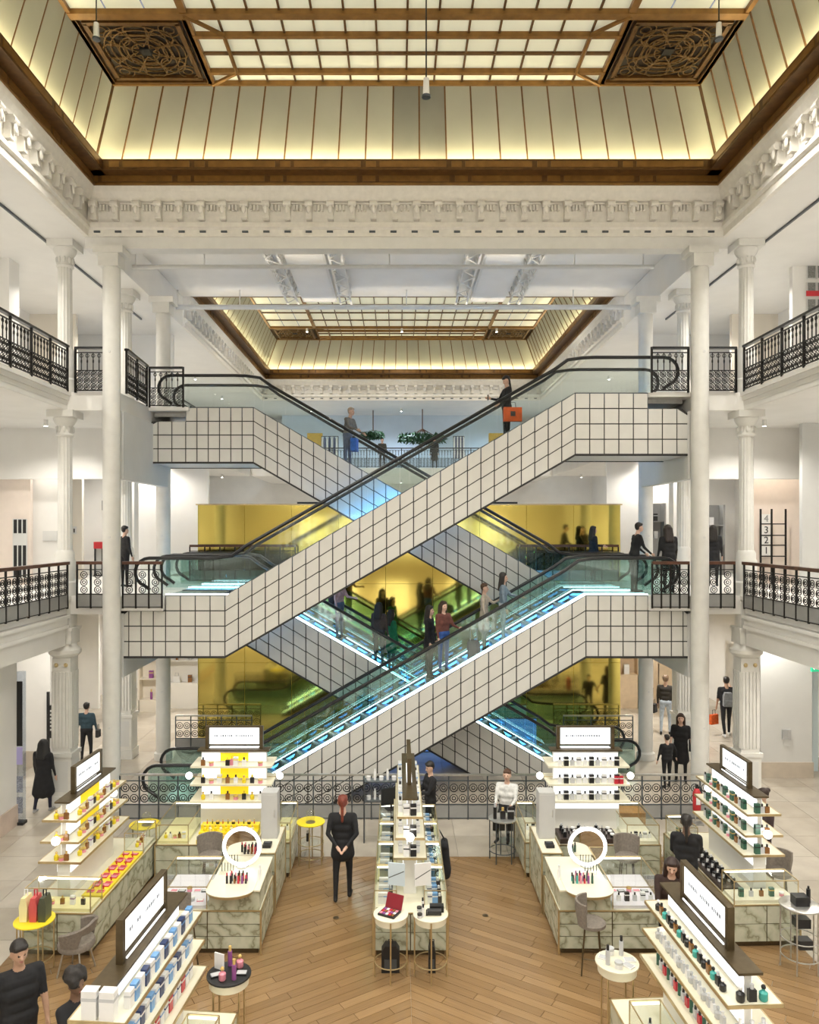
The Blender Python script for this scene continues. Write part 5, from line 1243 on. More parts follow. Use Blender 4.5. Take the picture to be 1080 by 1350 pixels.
# ---- small round tables on thin legs
def leg_table(label, x, y, r, h, top, rings=(.25,), shelves=0, apron=None, legm=BRASS, n=5):
    t = thing('round_table', label, 'table', (x, y, 0))
    MB().lathe([(r-.01, h-.025), (r, h-.02), (r, h-.004), (r-.01, h)], n=32).build('top', top, t, 40)
    if apron: MB().lathe([(r*.9, h-.11), (r*.92, h-.026)], n=28).build('apron', apron, t, 40)
    for k in range(n):
        a = R(90 + 360*k/n); MB().cyl((r*.92*math.cos(a), r*.92*math.sin(a), 0), (r*.92*math.cos(a), r*.92*math.sin(a), h-.025), .011, n=8).build('leg', legm, t)
    for z in rings: MB().torus((0, 0, z), r*.92, .009, 'z', 28, 5).build('ring', legm, t)
    for k in range(shelves):
        z = (h-.05) * (k+1) / (shelves+1); MB().lathe([(r*.85, z), (r*.85, z+.008)], n=24).build('glass_shelf', CLEAR, t)
    return t
for s in (-1, 1):
    leg_table('round ivory table on brass legs at the island end holding the ' + ('red palette' if s < 0 else 'black kit'), s*.285 + .005, 10.85, .25, .90, IVORY, (.22,), 0, IVORY, n=4)
    b = thing('backpack_case', 'black bag standing under the round table with the ' + ('red palette' if s < 0 else 'black kit'), 'bag', (s*.285 + (.0 if s < 0 else .03), 11.0, 0))
    w = .13 if s < 0 else .05
    MB().prism([(-w, .0), (w, .0), (w, .3), (w*.6, .38), (-w*.6, .38), (-w, .3)], -.08, .08).build('body', BLACKM, b, 30); MB().tube([(-.03, 0, .37), (-.03, 0, .44), (.03, 0, .44), (.03, 0, .37)], .008, 6).build('handle', BLACKM, b)
    MB().box(-w*.7, w*.7, -.09, -.08, .05, .2).build('pocket', DKSTEEL, b)
rp = thing('open_palette', 'open red make up palette on the island end table', 'palette', (-.30, 10.83, .902), R(-28))
MB().box(-.13, .13, -.11, .11, 0, .025).build('tray', BLACKM, rp); MB().add([(-.13, .11, .02), (.13, .11, .02), (.13, .19, .2), (-.13, .19, .2), (-.13, .125, .02), (.13, .125, .02), (.13, .205, .2), (-.13, .205, .2)], [(0, 1, 2, 3), (7, 6, 5, 4), (0, 4, 5, 1), (1, 5, 6, 2), (2, 6, 7, 3), (3, 7, 4, 0)]).build('lid', C_('crimson', (.22, .01, .02)), rp)
for i in range(5):
    for j in range(3): MB().box(-.115+i*.046, -.078+i*.046, -.09+j*.063, -.04+j*.063, .025, .032).build('colour_pan', (PNK, RED, PUR, AMB, WHT)[(i*2+j) % 5], rp)
kt = thing('makeup_kit', 'black make up kit with brush roll on the island end table', 'kit', (.34, 10.80, .902))
MB().cyl((-.1, 0, .045), (.1, 0, .045), .045, n=14).build('brush_roll', BLACKM, kt, 40); MB().box(-.06, .14, .06, .16, .0, .09).build('case', BLACKM, kt); MB().torus((-.1, 0, .045), .03, .006, 'x', 12, 5).build('end_ring', STEEL, kt)
for k in range(5): place(('jar', 'tall', 'lipstick')[k % 3], (SIL, WHT, BLK)[k % 3], BLK, .13 + (k % 3)*.05, 10.72 + .1*(k // 3) + .03*k, .902, 0, 'beside the black make up kit', ('silver', 'white', 'black')[k % 3], 1.0)
GLB = GLASS('dome_glass', (.96, .97, .97), .05)
def cloche(x, y, z, label):
    t = thing('glass_cloche', label, 'cloche', (x, y, z)); MB().lathe([(.085, .002), (.085, .16), (.07, .21), (.035, .24), (.01, .245)], n=20).build('dome', GLB, t, 60); MB().ball((0, 0, .262), .015, n=8, m=6).build('knob', GLB, t, 60)
    MB().lathe([(.095, 0), (.095, .002)], n=20).build('base', BRASS, t)
leg_table('round table with yellow top beside the walking woman', -1.85, 14.55, .27, .79, YELLOW, (.15, .4), 1, n=6); cloche(-1.85, 14.5, .791, 'glass cloche on the yellow table beside the walking woman')
leg_table('round table with yellow top behind the yellow striped side kiosk', -5.05, 14.6, .29, .72, YELLOW, (.2,), 0); cloche(-5.0, 14.55, .721, 'glass cloche on the yellow table behind the side kiosk')
place('tall', BLK, SIL, -1.92, 14.6, .385, 0, 'under the yellow table beside the walking woman', 'black', 1.2)
leg_table('round yellow topped table carrying the hanging bags', -5.45, 11.0, .28, .74, YELLOW, (.2,), 2)
for dx, m, cm, nm in ((-.12, PALEY, WHT, 'pale yellow'), (.02, C_('coral', (.62, .10, .10)), RED, 'coral red'), (.15, C_('olive', (.07, .08, .05)), BLK, 'dark olive')):
    b = thing('pouch_bag', 'upright %s pouch on the yellow table by the grey chair' % nm, 'bag', (-5.45+dx, 11.0, .742)); MB().prism([(-.05, 0), (.05, 0), (.06, .22), (.03, .34), (-.03, .34), (-.06, .22)], -.1, .1).build('body', m, b, 30); MB().tube([(-.02, 0, .33), (-.02, 0, .43), (.02, 0, .43), (.02, 0, .33)], .01, 6).build('handle', cm, b)
leg_table('round glass table with black boxes beside the green carton kiosk', 5.68, 11.05, .28, .93, STEEL, (.2, .45), 2, legm=STEEL)
for z, dx in ((.931, .0), (.61, .02), (.30, .05)):
    b = tag(MB().box(-.1, .1, -.08, .08, 0, .13).box(-.101, .101, -.081, .081, .09, .1).build('black_box', BLK, None, 0, (5.68+dx, 11.05, z)), 'black gift box on the round glass table by the green carton kiosk', 'box', 'black boxes on the round glass table')
tag(MB().cyl((0, 0, 0), (0, 0, .2), .03, n=10).cyl((0, 0, .2), (0, 0, .24), .015, n=8).build('black_flask', BLK, None, 40, (5.83, 11.1, .931)), 'tall black flask on the round glass table by the green carton kiosk', 'bottle')
leg_table('round glass table with black bottles behind the island', 1.84, 14.65, .27, .82, STEEL, (.2,), 2, legm=DKSTEEL)
for k in range(6): place(('tall', 'bottle', 'box')[k % 3], BLK, (SIL, GLD)[k % 2], 1.69 + (k % 3)*.15, 14.6 + .1*(k//3), (.821, .52)[k//3] if k < 3 else .555, 0, 'on the glass table behind the island', 'black', 1.7)
# ---- seats
def bar_stool(label, x, y, rz, h=.72):
    t = thing('bar_stool', label, 'stool', (x, y, 0), rz)
    MB().lathe([(.17, h-.07), (.2, h-.05), (.2, h-.01), (.17, h+.01)], n=24).build('seat', TAUPE, t, 50)
    n = 10; vs, fs = [], []
    for i in range(n+1):
        a = R(20 + 140*i/n)
        for rr, z in ((.2, h-.02), (.235, h+.16), (.235, h+.3), (.205, h+.3), (.2, h+.16), (.175, h-.02)): vs.append((rr*math.cos(a), rr*math.sin(a), z))
    for i in range(n):
        for k in range(6): fs.append((i*6+k, i*6+(k+1) % 6, (i+1)*6+(k+1) % 6, (i+1)*6+k))
    fs += [tuple(range(6)), tuple(range(n*6+5, n*6-1, -1))]
    MB().add(vs, fs).build('backrest', TAUPE, t, 50)
    for k in range(4):
        a = R(45+90*k); MB().cyl((.13*math.cos(a), .13*math.sin(a), h-.06), (.2*math.cos(a), .2*math.sin(a), 0), .011, n=8).build('leg', BRBRONZE, t)
    p = [(.18*math.cos(R(45+90*k)), .18*math.sin(R(45+90*k)), .24) for k in range(4)]
    MB().tube(p, .009, 6, 0, True).build('footrest', BRBRONZE, t)
bar_stool('taupe bar stool in front of the yellow backed kiosk counter', -3.28, 11.0, R(60))
bar_stool('taupe bar stool standing on the open wooden floor at the white backed kiosk', 2.62, 10.95, R(75), .74)
bar_stool('taupe stool behind the front counter of the yellow backed kiosk', -3.42, 13.1, R(20), .78)
bar_stool('taupe high backed stool behind the front counter of the white backed kiosk', 3.75, 13.0, R(-10), .80)
bar_stool('taupe stool reflected by the lamp, beside the green carton kiosk counter', 6.15, 12.6, R(-20), .72)
ch = thing('tub_chair', 'grey upholstered tub chair with open back and steel legs beside the yellow table', 'chair', (-4.82, 10.95, 0), R(-100))
MB().lathe([(.2, .36), (.25, .38), (.26, .44), (.24, .48), (.1, .5)], n=24).build('seat', TAUPE, ch, 50)
vs, fs = [], []; n = 16
for i in range(n+1):
    a = R(-20 + 220*i/n); hgt = .80 - .14*abs(i/n-.5)*2
    lo = .62 if .25 < i/n < .75 else .46
    for rr, z in ((.26, lo), (.30, hgt-.02), (.28, hgt), (.25, hgt-.02), (.235, lo)): vs.append((rr*math.cos(a), rr*math.sin(a), z))
for i in range(n):
    for k in range(5): fs.append((i*5+k, i*5+(k+1) % 5, (i+1)*5+(k+1) % 5, (i+1)*5+k))
fs += [tuple(range(5)), tuple(range(n*5+4, n*5-1, -1))]
MB().add(vs, fs).build('backrest', TAUPE, ch, 50)
for k in range(4):
    a = R(45+90*k); MB().cyl((.17*math.cos(a), .17*math.sin(a), .37), (.26*math.cos(a), .26*math.sin(a), 0), .012, n=8).build('leg', STEEL, ch)
# ---- odds and ends
fe = thing('fire_extinguisher', 'red fire extinguisher on a stand beside the plain white column', 'extinguisher', G(910, 1078)); fe.location = (fe.location.x, 16.42, 0)
MB().box(-.12, .12, -.1, .1, 0, .03).cyl((0, .07, .03), (0, .07, .62), .012, n=8).build('stand', STEEL, fe)
MB().lathe([(.075, .30), (.085, .32), (.085, .68), (.05, .76), (.025, .78)], n=18).build('cylinder', REDM, fe, 45); MB().box(-.03, .03, -.02, .02, .78, .86).tube([(.03, 0, .82), (.1, 0, .78), (.11, 0, .55)], .012, 6).build('valve_hose', BLACKM, fe)
MB().box(-.045, .045, -.087, -.08, .45, .6).build('label_plate', WHT, fe)
ob = tag(MB().box(-.28, .28, -.2, .2, 0, .55).box(-.29, .29, -.21, .21, .55, .57).build('orange_plinth', M('orange_veneer', (.50, .24, .05), .4, var=.15, scale=8), None, 0, (4.62, 15.75, 0)), 'small orange wood plinth behind the white backed kiosk', 'plinth')
for k, (px, py) in enumerate(((443, 1210), (640, 1207))):
    p = G(px, py); tag(MB().cyl((0, 0, 0), (0, 0, .004), .05, n=12).cyl((0, 0, .004), (0, 0, .006), .03, n=12).build('floor_socket', BRBRONZE, None, 0, (p.x, p.y, .001)), 'small dark floor socket set in the wooden floor ' + ('near the walking woman' if k == 0 else 'near the white backed kiosk'), 'floor socket')
# white shelf rack of pots behind the island
rk = thing('pot_rack', 'small rack of white pots standing behind the island against the railing', 'rack', (-.52, 15.55, 0))
for z in (.85, 1.25): MB().box(-.35, .35, -.12, .12, z-.02, z).build('shelf', DKSTEEL, rk)
for s in (-1, 1): MB().box(s*.35-.012, s*.35+.012, -.12, .12, 0, 1.3).build('side_frame', DKSTEEL, rk)
for z in (.85, 1.25):
    for k in range(5): place('tall' if k % 2 else 'jar', WHT, WHT, -.52-.26+.13*k, 15.55, z, 0, 'on the small rack behind the island', 'white', 1.3)
# ================================================================== PEOPLE
TMP = bpy.data.scenes.new('scratch')
def capsule_mesh(prims):
    vs, fs = [], []
    for a, b, ra, rb, *_ in prims:
        a, b = Vector(a), Vector(b); d = b - a
        if d.length < 1e-5: d = Vector((0, 0, 1e-4)); b = a + d
        L = d.length; d.normalize(); u = d.orthogonal().normalized(); w_ = d.cross(u)
        rings = [(-ra*math.cos(R(t)), ra*math.sin(R(t))) for t in (8, 35, 65, 90)] + [(L + rb*math.sin(R(t)), rb*math.cos(R(t))) for t in (0, 25, 55, 82)]
        o = len(vs); n = 12
        for h, r in rings:
            for k in range(n):
                t = 2*math.pi*k/n; vs.append(a + d*h + u*(r*math.cos(t)) + w_*(r*math.sin(t)))
        m = len(rings)
        for j in range(m-1):
            for k in range(n): fs.append((o+j*n+k, o+j*n+(k+1) % n, o+(j+1)*n+(k+1) % n, o+(j+1)*n+k))
        fs.append(tuple(o+k for k in range(n-1, -1, -1))); fs.append(tuple(o+(m-1)*n+k for k in range(n)))
    return vs, fs
def blob(name, prims, mats, voxel):
    """one continuous surface grown round tapered limbs; each face takes the material of the nearest limb"""
    vs, fs = capsule_mesh(prims)
    me = bpy.data.meshes.new(name); me.from_pydata(vs, [], fs)
    o = bpy.data.objects.new('tmp', me); TMP.collection.objects.link(o)
    md = o.modifiers.new('r', 'REMESH'); md.mode = 'VOXEL'; md.voxel_size = voxel; md.use_smooth_shade = True
    sm = o.modifiers.new('s', 'SMOOTH'); sm.factor = .5; sm.iterations = 9
    TMP.view_layers[0].update(); dg = TMP.view_layers[0].depsgraph; dg.update()
    res = bpy.data.meshes.new_from_object(o.evaluated_get(dg))
    bpy.data.objects.remove(o); bpy.data.meshes.remove(me); res.name = name
    n = len(res.polygons); c = np.empty(n*3); res.polygons.foreach_get('center', c); c = c.reshape(-1, 3)
    best = np.full(n, 1e9); idx = np.zeros(n, int)
    for a, b, ra, rb, mi, *pr in prims:
        a = np.array(a, float); b = np.array(b, float); d = b - a; L2_ = max(d @ d, 1e-9)
        t = np.clip((c - a) @ d / L2_, 0, 1); dist = np.linalg.norm(c - (a + t[:, None]*d), axis=1) - (ra + t*(rb-ra)) - (pr[0] if pr else 0)
        k = dist < best; best[k] = dist[k]; idx[k] = mi
    res.materials.clear()
    for m in mats: res.materials.append(m)
    res.polygons.foreach_set('material_index', idx.astype(np.int32)); res.update()
    return res
SKINS = {'light': (.62, .40, .30), 'tan': (.45, .27, .18), 'dark': (.16, .085, .05)}
def cloth(n, c): return M('cloth_' + n, c, .85, var=.2, scale=14, bump=.1)
def skinm(k): return M('skin_' + k, SKINS[k], .5, var=.06, scale=10)
EYE = M('eye_dark', (.02, .015, .012), .2)
def dirv(pitch, out, s):      # pitch: forward swing from hanging (deg); out: sideways (deg)
    p, o = R(pitch), R(out); return Vector((s*math.sin(o), -math.sin(p)*math.cos(o), -math.cos(p)*math.cos(o)))
def person(label, x, y, z, rz, h=1.7, top=(.012, .012, .014), topn='black', legs=(.012, .012, .014), legn='black', hair=(.015, .011, .009), style='short', skin='light',
           armL=(5, 9, 15), armR=(5, 9, 15), legL=(0, 0), legR=(0, 0), sleeves='long', coat=0, lean=0, head=(0, 0), voxel=.018, shoes=(.02, .02, .02), sit=False, build=1.0, coatn=None):
    k = h / 1.75; b = build
    mats = [skinm(skin), cloth(topn, top), cloth(legn, legs), cloth('shoe_%.2f' % shoes[0], shoes), EYE, M('lips', (.42, .16, .14), .5)]
    P_ = []
    def add(a, c, ra, rc, mi, pr=0): P_.append((tuple(Vector(a)*k), tuple(Vector(c)*k), ra*k, rc*k, mi, pr*k))
    hip = Vector((0, 0, .93 if not sit else .56)); ln = R(lean)
    def T(x_, y_, z_): # torso frame leaning forward about the hips
        dz = z_ - .93; return Vector((x_, y_ - math.sin(ln)*dz, hip.z + math.cos(ln)*dz))
    add(T(-.075*b, 0, .95), T(.075*b, 0, .95), .115*b, .115*b, 2 if not coat else 1)
    add(T(-.06*b, 0, 1.08), T(.06*b, 0, 1.08), .105*b, .105*b, 1, .01); add(T(-.08*b, -.005, 1.22), T(.08*b, -.005, 1.22), .112*b, .112*b, 1); add(T(-.10*b, .005, 1.34), T(.10*b, .005, 1.34), .10*b, .10*b, 1)
    for sx in (-.09, 0, .09): add(T(sx*b, 0, 1.0), T(sx*b, 0, 1.37), .088*b, .088*b, 1)
    for sx in (-.15, .15): add(T(sx*b, .005, 1.12), T(sx*b, .005, 1.36), .055*b, .06*b, 1)
    add(T(-.17*b, .01, 1.41), T(.17*b, .01, 1.41), .058, .058, 1); add(T(0, .01, 1.44), T(0, 0, 1.54), .062, .055, 0)
    hd = T(0, -.015, 1.64); yaw, nod = R(head[0]), R(head[1])
    rot = Matrix.Rotation(yaw, 3, 'Z') @ Matrix.Rotation(nod, 3, 'X')
    H = lambda a, c, e: hd + rot @ Vector((a, c, e))
    add(H(0, .015, .035), H(0, -.005, -.02), .092, .082, 0); add(H(0, -.03, -.05), H(0, -.055, -.075), .058, .04, 0)
    add(H(0, -.085, .0), H(0, -.108, -.022), .012, .017, 0)
    for s in (-1, 1):
        add(H(s*.033, -.078, .012), H(s*.033, -.079, .012), .008, .008, 4, .004); add(H(s*.09, .01, .0), H(s*.092, .015, -.03), .016, .012, 0)
    add(H(-.014, -.088, -.055), H(.014, -.088, -.055), .006, .006, 5, .003)
    for s, arm in ((-1, armL), (1, armR)):
        sh = T(s*.19*b, .01, 1.405); u = dirv(arm[0], arm[1], s); e = sh + u*.29
        f = dirv(arm[2], arm[3] if len(arm) > 3 else arm[1]*.4, s); w_ = e + f*.25
        add(sh, sh.lerp(e, .55), .062, .055, 1); add(sh.lerp(e, .5), e, .05, .042, 1 if sleeves != 'none' else 0)
        add(e, w_, .042, .03, 1 if sleeves == 'long' else 0)
        # hand: palm, four fingers, thumb
        side = Vector((0, -1, 0)) if abs(f.z) > .6 else Vector((0, 0, 1)); side = (side - f*side.dot(f)).normalized(); nr = f.cross(side)
        pm = w_ + f*.085; add(w_, pm, .026, .032, 0); add(pm + side*.018, pm - side*.02, .026, .024, 0)
        for q, ln_ in zip((-.03, -.010, .010, .030), (.055, .07, .075, .065)):
            kn = pm + side*q + f*.015; m1 = kn + f*ln_*.55; add(kn, m1, .0115, .0105, 0); add(m1, m1 + (f*.8 - nr*s*.55).normalized()*ln_*.5, .0105, .009, 0)
        th0 = w_ + f*.03 + side*.025; th1 = th0 + (f*.6 + side*.7).normalized()*.045; add(th0, th1, .014, .012, 0); add(th1, th1 + (f*.9 + side*.2).normalized()*.03, .012, .01, 0)
    lows = []
    for s, lg in ((-1, legL), (1, legR)):
        hp = Vector((s*.09*b, 0, hip.z - .03)); tp, sp = (lg[0], lg[1]) if not sit else (80, 5)
        kn = hp + dirv(tp, 3, s)*.44; an = kn + dirv(sp, 0, s)*.41
        add(hp, kn, .09*b, .058, 2); add(kn, an, .057, .04, 2)
        toe = an + Vector((s*.02, -.15, -.045)); heel = an + Vector((0, .03, -.045)); lows.append(min(toe.z, heel.z) - .036)
        add(an, an + Vector((0, 0, -.02)), .042, .042, 3); add(heel, toe, .038, .034, 3)
        if coat:
            c0 = T(0, 0, .95); c1 = hp.lerp(kn, min(1, coat)) if coat <= 1 else kn.lerp(an, coat-1)
            add(c0 + Vector((s*.06, 0, 0)), c1, .12*b, .115*b, 1, .015)
    if coat: add(T(0, 0, .95), Vector((0, 0, max(.12, hip.z - .45*coat))), .13*b, .16*b, 1, .012)
    dz = -min(lows)*k
    body = blob('body', P_, mats, voxel)
    root = thing('person', label, 'person', (x, y, z + dz + .002), R(rz))
    put('body', body, root)
    # hair
    hm = M('hair_%.3f_%.3f' % (hair[0], hair[1]), hair, .55, var=.3, scale=40, bump=.4); Q = []
    def hadd(a, c, ra, rc): Q.append((tuple(Vector(a)*k), tuple(Vector(c)*k), ra*k, rc*k, 0))
    if style == 'curly':
        rr = random.Random(3)
        for q in range(26):
            a, e = rr.uniform(0, 6.28), rr.uniform(-.3, 1.4); p = H(.105*math.cos(a)*math.cos(e), .05 + .1*math.sin(a)*math.cos(e), .05 + .1*math.sin(e)); hadd(p, p, .052, .052)
    else:
        hadd(H(0, .03, .05), H(0, .035, .01), .098, .088); hadd(H(-.05, -.04, .085), H(.05, -.04, .085), .035, .035)
        if style in ('long', 'hood'):
            for s in (-1, 0, 1): hadd(H(s*.06, .055, .02), T(s*.075, .085, 1.34), .06, .055)
            if style == 'hood':
                for s in (-1, 1): hadd(H(s*.085, .0, .05), T(s*.12, .0, 1.36), .05, .09)
            else:
                for s in (-1, 1): hadd(H(s*.088, .0, .03), T(s*.10, .01, 1.36), .035, .03)
        if style == 'bun': hadd(H(0, .12, .09), H(0, .125, .09), .05, .05)
        if style == 'tail': hadd(H(0, .11, .05), T(0, .13, 1.36), .035, .03)
    put('hair', blob('hair', Q, [hm], .016), root)
    return root
def held(name, label, cat, root, loc, mb, mats, rz=0, extra=None):
    """a carried thing: top-level, placed in the frame of the person carrying it"""
    m = Matrix.Translation(root.location) @ Matrix.Rotation(root.rotation_euler.z, 4, 'Z')
    p = m @ Vector(loc); t = thing(name, label, cat, p, root.rotation_euler.z + rz)
    for nm, b, mt in mb: b.build(nm, mt, t, 40)
    return t
def pack(w=.28, h=.42, d=.16, col=None):
    return [('body', MB().prism([(-w/2, 0), (w/2, 0), (w/2, h*.75), (w*.35, h), (-w*.35, h), (-w/2, h*.75)], 0, d), col), ('pocket', MB().box(-w*.38, w*.38, d, d+.04, .05, h*.45), col),
            ('strap', MB().tube([(-w*.3, 0, h*.9), (-w*.33, -.06, h), (-w*.36, -.02, h*.5), (-w*.35, 0, .05)], .014, 6).tube([(w*.3, 0, h*.9), (w*.33, -.06, h), (w*.36, -.02, h*.5), (w*.35, 0, .05)], .014, 6), col)]
def sack(w=.3, h=.26, d=.1, col=None, hc=None):
    return [('body', MB().prism([(-w/2, 0), (w/2, 0), (w/2*.96, h), (-w/2*.96, h)], -d/2, d/2), col), ('handle', MB().tube([(-w*.22, 0, h), (-w*.18, 0, h+.14), (w*.18, 0, h+.14), (w*.22, 0, h)], .008, 6), hc or BLACKM)]
BLKC = (.012, .012, .014)
# ---- ground floor
p = G(452, 1184)
person('woman in black suit with long red hair walking away, hands behind her back', p.x, p.y, 0, 180, 1.74, hair=(.16, .028, .012), style='tail', armL=(-22, 12, -30, -38), armR=(-22, 12, -30, -38), legL=(8, 0), legR=(-6, -14), voxel=.013, coat=.35)
person('person in black standing at the far end of the island looking down', .48, 15.42, 0, -70, 1.62, voxel=.014, head=(0, 18), armL=(20, 5, 60, -10), armR=(30, 5, 95, -15))
person('person in a white top seated in front of the steel railing', 2.06, 15.55, .14, -20, 1.62, top=(.7, .7, .68), topn='white', hair=(.09, .04, .02), style='short', sit=True, voxel=.015, armL=(30, 5, 80, -10), armR=(30, 5, 80, -10))
q = thing('low_stool', 'low dark stool under the seated person by the railing', 'stool', (2.06, 15.55, 0)); MB().lathe([(.17, .44), (.18, .46), (.18, .5), (.16, .52)], n=20).build('seat', TAUPE, q, 40); MB().lathe([(.025, .02), (.025, .44)], n=10).build('stem', STEEL, q); MB().lathe([(.18, 0), (.18, .015)], n=20).build('base', STEEL, q)
person('man in black short sleeved shirt with short dark hair at the front floor edge', -4.40, 8.45, 0, 38, 1.76, sleeves='short', skin='tan', voxel=.012, head=(8, 12), armL=(4, 12, 10), armR=(6, 10, 14), build=1.08)
person('woman with curly black hair in dark clothes beside the blue carton kiosk', -3.62, 8.1, 0, 62, 1.62, style='curly', skin='dark', voxel=.012, head=(0, 12), armL=(25, 6, 70, -5), armR=(25, 6, 70, -5))
person('woman with long dark hair leaning over the front glass case', 3.78, 11.02, 0, -12, 1.66, top=(.035, .018, .014), topn='maroon', style='long', voxel=.012, head=(-8, 24), lean=14, armL=(30, 5, 50, -5), armR=(30, 5, 50, -5), hair=(.03, .014, .01))
person('staff member in black seen from behind beside the tester tray', 4.5, 12.3, 0, 160, 1.72, style='tail', voxel=.013, armL=(25, 6, 70, -5), armR=(20, 6, 60, -5), skin='dark')
person('woman with a hair bun beyond the green carton kiosk', 6.42, 13.7, 0, -75, 1.66, top=(.05, .03, .03), topn='umber', style='bun', voxel=.014, hair=(.03, .015, .01))
r_ = person('man in black T-shirt and trousers walking away with grey backpack', 9.95, 23.4, 0, 172, 1.8, sleeves='short', skin='tan', legL=(16, 2), legR=(-14, -22), armL=(70, 10, 130, -10), shoes=(.7, .7, .7))
held('backpack', 'grey backpack on the man walking away', 'backpack', r_, (0, .12, .95), pack(col=cloth('grey', (.22, .23, .24))), None)
held('shopping_bag', 'orange shopping bag carried by the man with grey backpack', 'bag', r_, (.36, -.02, .34), sack(.3, .3, .1, cloth('orange', (.75, .12, .02))), None, .6)
r_ = person('man in dark jacket and pale jeans by the homeware shelves', 8.15, 23.6, 0, 150, 1.80, top=(.03, .025, .02), topn='darkbrown', legs=(.42, .48, .56), legn='palejeans', hair=(.2, .13, .08), legL=(6, 0), legR=(-6, -8))
held('handbag', 'black shoulder bag beside the man in pale jeans', 'bag', r_, (.34, 0, .62), sack(.26, .26, .1, BLACKM), None, 1.4)
r_ = person('woman in dark dress and long hair facing the hall beside the child', 7.0, 19.25, 0, -20, 1.66, style='long', armL=(15, 10, 45), armR=(8, 14, 25), coat=.8, skin='light', sleeves='short', hair=(.05, .025, .015))
held('tote_bag', 'dark shoulder bag behind the woman beside the child', 'bag', r_, (.27, .05, .75), sack(.25, .3, .1, BLACKM), None, 1.3)
person('child in black seen from behind with arm held out', 6.47, 18.75, 0, 190, 1.28, armL=(12, 34, 20), armR=(5, 14, 15), legL=(6, 0), legR=(-4, -8), voxel=.015, build=1.05)
r_ = person('person in dark teal jacket walking away beyond the fluted pilaster', -8.70, 20.75, 0, 182, 1.60, top=(.03, .06, .08), topn='teal', legL=(5, 0), legR=(-4, -6), armL=(3, 14, 8), armR=(3, 14, 8))
held('shoulder_bag', 'small dark bag at the hip of the person in teal jacket', 'bag', r_, (-.32, .02, .68), sack(.18, .2, .08, BLACKM), None, 1.5)
person('figure in long black hooded coat walking beside the fluted pilaster', -8.2, 17.15, 0, 168, 1.60, style='hood', hair=(.01, .01, .011), coat=1.0, legs=(.015, .015, .035), legn='midnight', legL=(10, 2), legR=(-8, -14), build=1.12, shoes=(.3, .3, .3))
# ---- first gallery
person('dark haired person in black at the wooden railing by the gold mirror', 5.42, 21.75, L1, 100, 1.58, style='long', armR=(35, 5, 80, -10))
person('man in black coat leaning on the landing railing, in profile', 5.60, 18.55, L1, 95, 1.66, lean=10, armR=(20, 5, 50, -5), armL=(20, 5, 50, -5), skin='light')
person('woman in black leaning on the landing railing, back turned', 6.36, 18.3, L1, 185, 1.60, style='long', hair=(.02, .012, .01), lean=6, coat=.5)
person('person in black walking between the plain and fluted columns', 8.25, 20.3, L1, 160, 1.60, style='long', coat=.6, legL=(10, 0), legR=(-8, -14))
person('person in black beside the plain column near the promo stand', -7.42, 20.1, L1, 140, 1.58)
# ---- riders
def tread(x, s, lo, hi, xl=-4.2, xh=None):
    lx = s*x; return lo + (lx-xl)*(hi-lo)/((3.94 if lo > 1 else 4.19)-xl) - .11 + .0
YA, YC = YF+.81, YB2+.81
def ride(px, Y): return WX(px, Y)
def zride(x, s, lo, hi):     # top of the step under x
    xl, xh = (-4.2, 3.94) if lo > 1 else (-4.21, 4.19)
    i = math.floor((s*x - xl + .1) / .4); xc = xl - .1 + i*.4 + .2
    return lo + (xc-xl)*(hi-lo)/(xh-xl) - .11
x = ride(670, YA)
r_ = person('rider in black on the upper escalator reading a phone', x, YA+.25, zride(x, 1, L1, L2), -78, 1.62, style='tail', head=(0, 28), armL=(30, 6, 95, -12), armR=(12, 8, 60, -5), voxel=.013)
held('shopping_bag', 'bright orange shopping bag hung on the arm of the phone reader', 'bag', r_, (.28, .05, .48), [('body', MB().box(-.22, .22, -.06, .06, 0, .34), cloth('orange', (.75, .12, .02))), ('logo', MB().box(-.06, .06, -.064, -.06, .12, .24).box(-.06, .06, .06, .064, .12, .24), BLACKM), ('handle', MB().tube([(-.08, 0, .34), (-.06, 0, .46), (.06, 0, .46), (.08, 0, .34)], .008, 6), BLACKM)], None, 1.4)
held('phone', 'dark phone held by the rider with the orange bag', 'phone', r_, (-.06, -.46, 1.03), [('case', MB().box(-.035, .035, -.005, .005, 0, .14), BLACKM), ('screen', MB().box(-.031, .031, .005, .007, .008, .132), DKSTEEL)], None)
x = ride(458, YC)
r_ = person('bald rider in grey shirt resting on the rear upper escalator handrail', x, YC+.1, zride(x, -1, L1, L2), 60, 1.62, top=(.20, .19, .17), topn='grey2', legs=(.12, .16, .26), legn='denim', hair=(.38, .30, .24), skin='light', lean=10, armL=(30, 8, 70, -5), armR=(20, 8, 60, -5))
held('blue_bag', 'bright blue bag held by the bald rider on the rear escalator', 'bag', r_, (-.12, -.30, .42), sack(.36, .34, .16, cloth('blue', (.03, .17, .65))), None, .4)
x = ride(447, YC)
r_ = person('rider in pink top with backpack on the rear lower escalator', x, YC+.15, zride(x, -1, 0, L1), 60, 1.66, top=(.42, .25, .24), topn='rose', legs=(.10, .13, .2), legn='jeans', armR=(30, 5, 85, -10), hair=(.06, .03, .02))
held('backpack', 'dark backpack on the rider in pink', 'backpack', r_, (0, .12, .88), pack(.27, .4, .14, cloth('coal', (.02, .02, .025))), None)
x = ride(500, YC)
person('long haired rider in brown on the rear lower escalator', x, YC-.22, zride(x, -1, 0, L1), 150, 1.66, top=(.05, .035, .03), topn='brown', style='long', legs=(.05, .05, .06), legn='char')
x = ride(516, YC)
